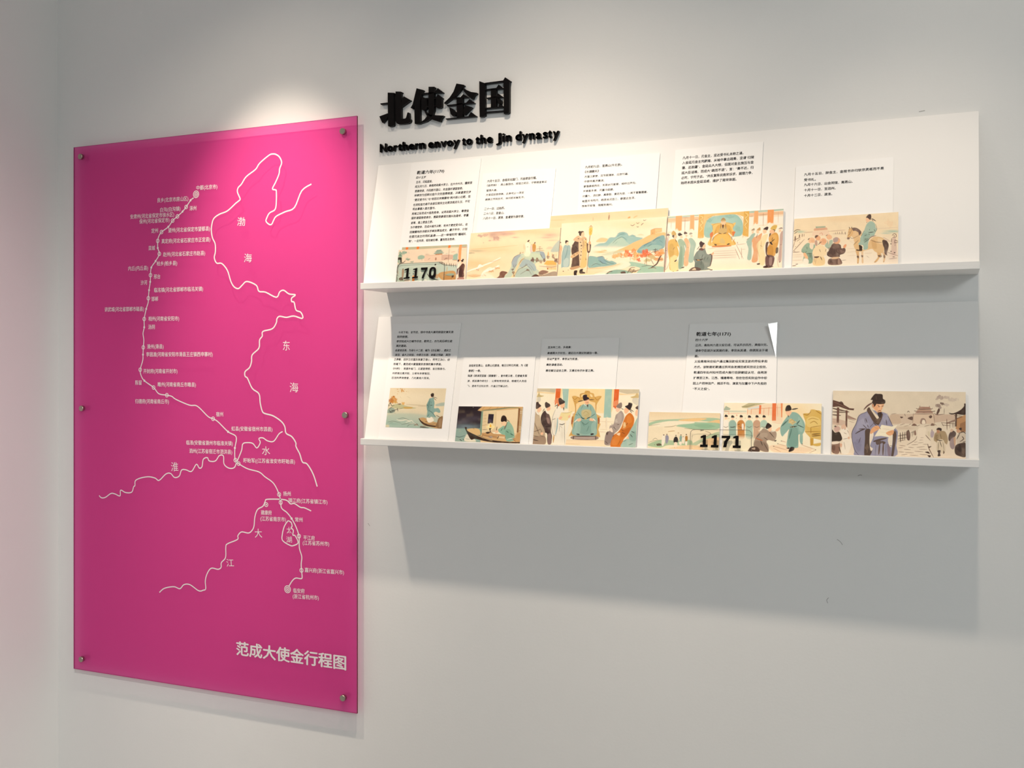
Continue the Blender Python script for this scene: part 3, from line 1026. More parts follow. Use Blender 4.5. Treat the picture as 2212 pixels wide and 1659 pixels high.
picture(PL1, ((861.5, 540), (990, 535.8), (984, 606.5), (854.5, 610.8)), 3, 'small picture of a harbour with a moored boat, behind the clear plate numbered 1170',
        Crop(845, 520, 170), 'EFD9BE', '''
P B8CCBF .92 24 150 665 700 630 1350 600 1500 660 1860 700 1810 1150 120 1190
B CDD8CA .7 700 700 400 80
P E8C9AE 1 6 930 420 1400 395 1410 570 930 580
P D3AE98 .95 5 1410 395 1740 400 1740 520 1410 560
L C08E78 .8 9 930 420 1400 396
L B98A78 .8 9 1410 400 1740 402
P 879F90 1 4 1260 300 1285 262 1410 250 1420 285 1480 295 1440 310 1230 330 1215 320
P 8FA595 1 4 1185 365 1260 330 1430 315 1495 345 1450 362 1240 382
P C4834F 1 4 1240 378 1440 360 1440 388 1240 400
B 5A4630 .8 1270 388 10 10
B 5A4630 .8 1330 384 10 10
B 5A4630 .8 1400 378 10 10
S B07C62 1 6 1240 485 1265 470 1278 510 1268 545 1235 545
S 93B5A0 .9 14 760 440 850 405 930 430 930 490 860 520 760 520
L 7F8F78 .9 8 862 500 866 570
S 96B7A4 .95 10 1740 420 1790 380 1870 370 1860 540 1720 545 1745 500
L D97A48 .8 16 1740 545 1860 550
L 9A7868 .8 14 1040 530 1095 495
L 8A6A58 .8 20 1490 530 1540 500 1600 490
B 8A6A58 .8 1550 490 22 18
L C07A60 .7 14 1690 325 1800 300
B B9C3B0 .7 1560 360 50 20
B D9B9A0 .7 1010 390 70 20
L 8A7868 .7 8 960 380 1060 378
B 87A893 .9 300 360 90 60
B 7FA28C .9 255 450 90 80
B 8FB09C .9 385 330 60 40
B 86A792 .9 225 570 80 90
B 93AE98 .9 470 520 70 40
B A3B8A0 .8 590 600 60 36
B 5F7F6C .7 250 410 40 30
B 5F7F6C .7 420 330 24 20
L 4A5A48 .8 12 420 540 550 520
L 5A6A54 .8 10 540 600 620 585
S 2F2A22 1 6 190 480 270 470 300 500 290 600 260 620 250 540 190 540
L 33281F 1 22 165 900 180 740 260 640 350 610 400 560
L 33281F 1 12 285 520 300 620
L 4A3A2E .9 12 150 1100 170 960 200 1000
L 4A3A2E .9 12 125 1170 180 1090 150 980
B C08858 .8 190 900 18 80
S 6E5A4A .95 8 215 1060 330 1020 335 1120 260 1130
L 3A2C24 .9 10 210 1110 280 1040 330 1130
S A3B79E 1 8 120 1190 280 1120 460 1140 470 1180
S E6CFB4 .9 8 370 1090 520 1085 520 1160 380 1140
S A88A6E .95 6 310 810 350 800 365 870 340 1020 300 1010
B 2A201A 1 338 795 16 16
B 4A3A30 .9 245 810 10 14
B 4A3A30 .9 280 825 8 12
L 6A4A3A .95 16 1340 610 1500 680 1640 690 1830 695
L 5A3E32 .95 10 1360 620 1520 640
L 4A2E28 .95 13 1430 590 1432 670
L 4A2E28 .95 11 1505 620 1500 700
L 4A2E28 .95 13 1560 620 1556 710
L 4A2E28 .95 15 1640 630 1640 715
L 4A2E28 .95 18 1690 640 1690 730
L 4A2E28 .95 15 1755 645 1750 745
L 4A2E28 .95 13 1820 650 1815 745
S C79A62 1 8 1310 960 1370 900 1500 870 1790 860 1800 1130 1490 1130 1330 1010
S B8864C .8 10 1500 990 1790 980 1790 1120 1500 1120
S 95A792 1 8 1520 960 1660 915 1780 940 1700 990 1530 975
L 6A4A30 .8 10 1500 960 1660 990 1790 960
S 4A2A1C .95 6 1700 1000 1750 970 1760 1010 1720 1040
L 7A5234 .8 10 1700 1010 1680 1110
L 3A2A20 1 26 1020 935 1100 1040 1250 1090 1420 1135
S C79E74 .9 8 1230 960 1320 950 1320 1060 1240 1040
L 6B4A30 .95 9 1635 215 1615 450 1600 640
L C9974F .95 14 1575 730 1560 900
B F3ECDC .8 960 1100 40 24
B F3ECDC .7 830 880 40 20
S C6CCC0 .95 6 1215 700 1275 710 1275 800 1230 790
S 2A1C18 1 4 1220 690 1240 650 1268 655 1255 690
S E3924A 1 5 600 1000 650 990 650 1160 590 1160
B 2A1C16 1 628 930 22 22
B 2A1C16 .9 520 920 20 16
B 2A1C16 .9 565 985 12 14
L 4A3A34 .7 6 470 350 495 335 520 355''', W1)

picture(PL1, ((1017.3, 504), (1211.3, 491.5), (1202.4, 597.5), (1006.7, 605.5)), 3, 'picture of a tall cliff above a foaming sea under pink clouds',
        Crop(1000, 485, 216), 'F8DFB9', '''
B EFC48E .8 300 880 560 150
B F3CD9C .7 600 560 800 120
B F0C797 .6 1400 160 900 90
B C9A596 .95 385 245 58 40
B C7A091 .95 690 230 150 90
B D0A896 .9 800 165 260 60
B CFAA98 .9 500 235 90 42
B C49C8E .9 745 300 90 50
B CDA897 .9 920 215 130 46
B D3AE9C .9 1060 200 110 36
B D9B29C .9 1150 285 100 18
B D0A898 .9 600 355 44 20
B DAB4A0 .8 720 350 100 18
B D5B29C .7 700 140 500 40
B E0B39C .9 1950 235 190 46
B DDB09A .85 1860 290 150 26
B E3BA9E .7 1980 350 180 20
B C3B796 .9 300 585 230 34
B B9AE90 .8 190 632 90 20
L E6C08E .8 14 180 545 600 520 1200 460
L EBC79A .7 10 560 600 1000 560
B 9A7A5A .9 455 405 18 9
L FDF3E2 .95 34 90 1045 200 1000 330 960 480 895 620 840 830 735
L FEF6E8 .95 46 400 1150 480 1040 620 1000 780 930
L FFF7EA .95 36 320 1010 370 900 440 930
L FDF1DC .9 30 500 1010 600 960 700 1000
L FDF1DC .9 24 700 970 780 910 810 920
L B98A62 .8 8 600 826 700 812 830 765
L B98A62 .7 8 290 1010 350 970 345 1015
L C4935E .7 10 600 1040 680 1000 740 990
B C6935C .75 625 1040 56 30
B B98658 .7 325 1005 30 24
B CB9A62 .7 760 965 60 26
S FBEBD2 .9 40 100 1240 400 1160 450 1060 600 1100 700 1180 650 1225
B D59E62 .6 250 1130 190 36
L C08A58 .7 10 120 1130 260 1160 400 1120
L C78C62 .7 12 470 1110 510 1140
S BFCDB8 1 8 930 1205 1000 1060 1060 940 1080 830 1140 720 1260 650 1340 640 1460 600 1600 600 1700 590 1790 630 1830 720 1800 800 1620 850 1600 950 1690 1040 1640 1120 1530 1195
S 9EAAB2 .9 8 1080 850 1130 720 1240 670 1280 690 1220 760 1180 900 1120 960 1090 900
S A0B2B6 .85 8 1240 890 1340 790 1440 780 1560 860 1620 940 1600 1030 1480 980 1400 900 1300 950
S AFC0B4 .9 8 1160 1120 1240 1010 1400 950 1520 1010 1580 1120 1500 1190 1150 1190
S 96A4AF .9 8 1700 600 1790 610 1830 740 1780 770 1730 680
S C9D6B8 .95 10 1300 700 1400 640 1600 640 1720 680 1700 760 1500 750
S E9CF9C .9 10 1050 1195 1120 1080 1180 950 1260 800 1360 720 1300 820 1200 1000 1130 1195
L 6B4A3A .9 10 1240 885 1290 790 1370 740
L 7B5A48 .8 7 1260 850 1330 780 1400 770
L 6B4A3A .9 9 1120 990 1160 920 1190 880
L 6B4A3A .9 9 1150 1120 1230 1000 1380 920 1440 870
L 6B4A3A .9 8 1300 970 1390 900 1400 860
L 6B4A3A .9 9 1270 1100 1400 1020 1450 1010 1520 1110
L 7B6A5C .8 7 1390 890 1480 960 1560 1060
L 7B6A5C .8 6 1460 870 1540 960 1580 1060
L 6B4A3A .85 8 1070 850 1140 720 1270 650
L 5A3E34 .9 14 1260 660 1275 610
L 5A3E34 .8 8 1300 630 1350 610
L 5A4438 .9 10 1710 650 1760 740
L 6A4E40 .8 7 1110 960 1130 880
B 6E5046 1 1540 800 50 46
B 6E5046 1 1540 750 24 24
B 8B6E58 .95 1640 790 38 50
B A58F74 .9 1720 820 40 50
B 7A5E50 .95 1800 790 32 46
B 8B705E .95 1880 720 42 42
B 8A7060 .95 1995 705 34 50
B 6E5046 .95 2050 800 50 60
B 70504A .9 1100 1000 28 28
B 8A6246 .9 1120 1065 36 36
B 6B4A3A .9 1130 1130 18 28
B 7A5A44 .9 1440 1010 40 24
S 7A5444 1 8 710 1215 800 1140 820 1060 880 1030 985 1060 940 1110 900 1190 850 1205
S 5E4036 1 8 1520 1150 1600 1100 1660 1120 1700 1160 1540 1185
S 8A6656 .95 8 1670 1070 1760 1010 1890 1040 1850 1080 1740 1110
S A08E7C .95 10 1690 1150 1850 1090 2000 1040 2085 1060 2080 1165 1700 1170
B 7A6252 .8 1720 1110 50 40
L 6A5244 .8 10 660 1212 800 1205
P F2B45E 1 5 1790 880 1850 800 2000 800 2070 860 2072 892 1880 897
L E39A44 .8 10 1850 890 2070 880
P F6C890 1 5 1840 905 2070 895 2065 1000 1860 995
L A89890 .9 16 1690 920 1960 945 2095 910
P 9A4A2C 1 3 1865 960 1885 960 1885 995 1865 995
L D9924A .8 6 1960 930 1958 1000
P EBB47C 1 5 1865 690 1875 630 1890 590 1905 630 1912 690
L D9A070 .9 12 1975 640 1972 690
L D9A070 .9 10 2062 650 2058 720
S B7C3B6 .95 16 1940 590 2050 420 2145 355 2130 580 2030 610
S E9C3A4 .7 16 1840 540 1900 490 1980 500 1960 540
L 7A5A4A .95 8 1700 595 1700 495
L 7A5A4A .95 9 1680 495 1730 492
L 7A5A4A .9 9 1620 548 1720 530 1770 530
L 7A5A4A .9 9 1700 565 1800 575
B 9AA098 .8 1660 595 60 20
S FAEFD2 1 6 1380 450 1410 400 1470 410 1490 480 1480 560 1495 640 1400 690 1365 620 1390 520
S 4A2A24 1 3 1425 375 1440 355 1465 340 1475 350 1460 380 1435 388
L C9A07A .8 6 1375 460 1385 620 1400 680
L C9A07A .8 6 1488 470 1500 640
L 5B4A3A .9 9 1415 497 1450 492
L CDB28A .9 12 1350 440 1356 555
L 5a4030 .9 8 1470 395 1488 410
S D9C6C2 .95 5 1495 480 1525 470 1530 600 1495 620
B 5A3A30 .95 1520 450 13 11
S C8924E 1 4 1545 440 1590 425 1615 480 1600 590 1550 600 1535 520
S 5A342A 1 3 1575 408 1600 388 1608 405 1592 428
S FBEACC .9 16 1350 650 1420 610 1480 650 1460 700 1380 700''', W1)

picture(PL1, ((1190, 467), (1443.6, 449.3), (1436, 592), (1175, 606)), 2, 'plain sandy picture showing as a strip above the fur coat picture',
        Crop(1185, 445, 265), 'F1D3AA', '''
B F3C79C .6 600 190 500 60
B EFCF9C .6 1700 130 400 60
L 8A6048 .95 22 1095 165 1085 250
B 7A5040 .95 1093 140 12 12
L C9A080 .9 12 805 210 803 270
S E08A3C .95 5 1425 222 1450 195 1478 193 1465 218
L E0A060 .9 14 1535 215 1570 190 1605 178
L E6BC88 .7 16 40 260 300 250''', W1, res=0.8)

picture(PL1, ((1213.6, 483), (1441, 468), (1433, 588.5), (1204, 597.5)), 3, 'picture of a man in a dark fur coat holding a golden staff',
        Crop(1185, 445, 265), 'FAE8CA', '''
G F6D09C .9 1000 1290 1000 1020
B F3D4A2 .7 1500 330 520 110
B F6DCB4 .6 900 300 500 100
S F3C48C .9 16 860 650 940 575 1080 595 1060 640
S F1D0A8 .8 12 1600 530 1660 500 1720 530
S 98BDB6 1 12 800 755 900 680 1020 660 1100 570 1200 560 1260 490 1350 465 1420 490 1450 535 1520 515 1580 555 1700 580 1600 640 1400 720 1150 760 950 770
S B9CFBA .8 12 1060 760 1180 620 1300 560 1400 640 1450 720
B 7FAAA6 .6 1330 500 70 30
B 7FAAA6 .6 1520 540 50 20
B FBECD2 1 1100 780 340 56
B FBECD2 .9 880 760 180 36
L 5F8380 .9 9 1160 670 1230 600 1310 560
L 5F8380 .9 9 1250 592 1330 560 1410 615
L 5F8380 .9 8 1240 548 1310 508 1370 500
L 86A89C .8 7 1190 690 1250 640
S F0BE7E 1 10 1180 830 1400 730 1550 650 1700 590 1830 520 2000 480 2110 485 2090 560 1990 560 1880 620 1700 720 1600 800 1400 810 1200 855
S C4CFAE .7 14 950 880 1150 820 1350 800 1300 850 1050 890
S 80A8A6 1 8 1590 820 1690 710 1800 660 1900 600 1990 545 2092 540 2092 740 1950 800 1800 810 1680 860
S A3C3B4 .7 14 1640 800 1800 720 1950 700 2050 740 1900 800
L 4D6B6C .9 11 1720 720 1790 670 1850 650
L 4D6B6C .9 11 1880 640 1940 590 2010 570
L 4D6B6C .8 9 1780 740 1860 690
L 5D7B7A .8 8 2000 620 2060 660
P E3AC6A 1 5 1840 440 1922 405 1926 450 1926 512 1838 525
P F0BE80 1 5 1920 405 2045 400 2045 465 1925 492
L BC8046 .9 9 1842 438 1925 408 2045 405
B 8A5A34 .95 1880 490 9 12
B 8A5A34 .95 1945 472 8 8
B 8A5A34 .95 1976 470 8 8
B 8A5A34 .95 2006 470 8 8
L 4A3A34 .95 10 1480 342 1515 357 1557 325
L 4A3A34 .95 9 1583 300 1608 318 1637 295
L 4A3A34 .95 9 1710 250 1725 265 1762 248
L 4A3A34 .95 11 1668 348 1690 325 1712 312
L 4A3A34 .95 9 1590 368 1608 382 1628 370
B EBB46C .9 940 830 120 20
B E9B878 .9 1010 800 60 12
S FBEAD0 1 10 820 1235 1000 1170 1200 1110 1330 1060 1340 1020 1200 1000 1350 990 1450 1030 1480 1080 1380 1120 1200 1170 1050 1245
S 8FB3AB 1 8 720 920 800 905 880 920 960 910 1010 950 1090 990 1150 990 1230 1040 1100 1080 900 1100 720 1110
S 7FA0AE .7 12 880 930 970 915 1010 960 1040 1030 960 1020
L 4F6F74 .9 11 880 922 970 910 1010 942
L 4F6F74 .9 9 900 980 980 1030 1100 1060
L 5A5A54 .8 8 770 1085 850 1040 940 1065
L 4F6F74 .9 9 1000 970 1080 1020 1180 1042
L 5A4A44 .8 8 930 990 980 1040
L 5A4A44 .8 6 1040 970 1060 940
S D8C08C .7 8 720 1115 1000 1100 1270 1040 1265 1062 1000 1125 720 1140
S A3C4AC 1 12 1450 1005 1600 1020 1900 1080 2085 1100 2075 1205 1600 1230 1650 1120 1480 1090 1400 1115 1480 1060
S 8FB09E 1 8 1040 1245 1100 1180 1200 1150 1320 1150 1420 1170 1500 1235
L 4E3A30 .9 16 1040 1245 1090 1190 1150 1180
S 5A4034 .95 6 1300 1190 1380 1180 1385 1228 1320 1228
L 4A362C .9 12 1420 1215 1480 1120 1560 1110
L 4A362C .9 10 1440 1170 1520 1190 1665 1140
L 4A362C .9 10 1490 1225 1540 1150
L 4A362C .9 8 1560 1180 1620 1150
B 6A5A44 .7 1500 1170 80 40
B E8A860 .95 1200 905 60 42
B E9B06A .95 1260 880 56 46
B C9A878 .9 1310 890 30 50
B E0743A .98 1410 825 50 44
B E89A58 .95 1385 885 80 56
B DE6A38 .98 1470 885 52 40
B E58A45 .95 1540 820 50 46
B EBAE64 .95 1580 890 66 60
B E9B878 .8 1560 950 90 30
B DB6030 1 1760 830 78 56
B E0703A .98 1700 895 90 46
B DD6A38 .98 1810 880 60 36
B DB6236 .98 1625 975 40 38
B E48A44 .98 1985 870 80 66
B E59A50 .95 2050 835 50 70
B C9AE74 .95 1860 925 90 56
B C5B27A .95 1790 980 76 36
B D9904A .9 1990 960 80 40
L 6A4A34 .9 9 1760 880 1768 1075
L 7A5A40 .8 7 1470 900 1475 990
L 7A5A40 .8 6 1540 860 1545 960
L 6A4A34 .9 8 1735 1020 1735 1060
L 4A342A .98 24 1850 1112 1950 1045 2000 940 2030 895
L 4A342A .9 9 1900 1060 1850 975
L 4A342A .9 9 1970 970 2065 960
L 8A6A58 .8 16 1800 1130 1890 1110 1940 1130
L 5A4636 .9 9 1680 1092 1780 1075 1895 1082
L 4A3A34 .95 12 1920 860 1925 765
L 4A3A34 .95 13 1850 838 1930 815 2000 800
L 4A3A34 .95 12 1880 798 1965 780
L E3C094 .8 8 830 1210 980 1190 1120 1200
S 9DB7B4 1 6 270 740 310 700 380 710 400 780 390 920 370 1090 260 1105 228 1105 245 880
S C3D2C8 .7 12 280 960 360 950 350 1090 270 1090
S F5D3B2 1 3 320 650 355 640 365 670 345 712 315 700
S 3A2826 1 3 300 640 320 616 362 640 330 652 310 685
L 5F7F80 .9 8 350 730 320 880 285 970
L 5F7F80 .8 7 260 800 240 900 245 1000
S EBB28C .95 8 195 720 230 710 250 760 230 860 220 1040 165 1030 180 850
L D98A60 .7 9 200 740 225 800
B 4A3028 .95 213 660 20 14
B F5D3B2 .95 224 690 16 20
S 5C4438 1 5 470 640 530 600 560 700 570 850 560 1000 540 1110 410 1125 430 960 410 780
B 432E26 .7 480 750 60 90
B 6E5242 .5 470 1000 50 80
S D9B48C 1 4 445 610 520 540 560 540 560 560 600 570 640 550 690 590 690 650 660 600 620 620 560 650 500 640
S E6C79C 1 4 545 640 610 660 620 800 600 960 570 1105 550 900
S EAC27E 1 4 610 650 690 640 690 900 680 1085 570 1112 605 900
S D0B286 .8 6 600 580 640 590 650 760 610 760
L 8A6A48 .8 7 610 600 635 680 625 750
B 3A2A24 1 575 655 17 14
B 3A2A24 1 592 715 14 18
B 3A2A24 1 590 770 12 11
B 3A2A24 1 590 825 14 12
B 3A2A24 1 582 890 14 16
B 3A2A24 1 575 960 10 16
B 3A2A24 1 540 590 16 11
B 3A2A24 1 665 602 13 11
B 3A2A24 1 662 660 8 12
B 3A2A24 1 660 705 7 10
B 3A2A24 .9 675 960 9 30
S D9B284 1 4 403 900 540 818 552 862 430 942
B 3A2A24 1 460 885 16 11
B 3A2A24 1 515 852 12 9
S C49A70 1 5 390 1112 540 1080 570 1090 560 1112 420 1152
B 3A2A24 .8 525 1050 18 12
S F3C7A0 1 3 580 490 610 460 640 475 648 520 630 560 590 560
S 3A2620 1 3 550 482 600 452 642 466 600 484 580 542 558 530
S 3A2620 1 3 533 472 560 450 578 462 550 488
L 9A6A3C 1 12 768 350 745 560 690 1210
S EEC35A 1 3 735 400 792 395 780 512 733 520
L C08A28 1 9 728 392 765 355 797 390
L B8842C .9 8 750 420 772 450 748 480 770 500
S 5A4034 1 4 688 660 720 690 765 690 750 825 705 842 690 760
S E9C9A0 1 4 712 705 742 702 737 800 714 808
S E6A87A 1 3 720 650 757 640 760 690 728 684
L 2E2018 .9 10 485 730 525 780
S 2E1E1A 1 3 460 1172 520 1165 505 1230 517 1256 460 1256
S 2E1E1A 1 3 563 1152 620 1135 615 1180 660 1200 650 1217 563 1217
B 2A1C18 1 265 1178 17 10
B 2A1C18 1 355 1156 16 7''', W1)

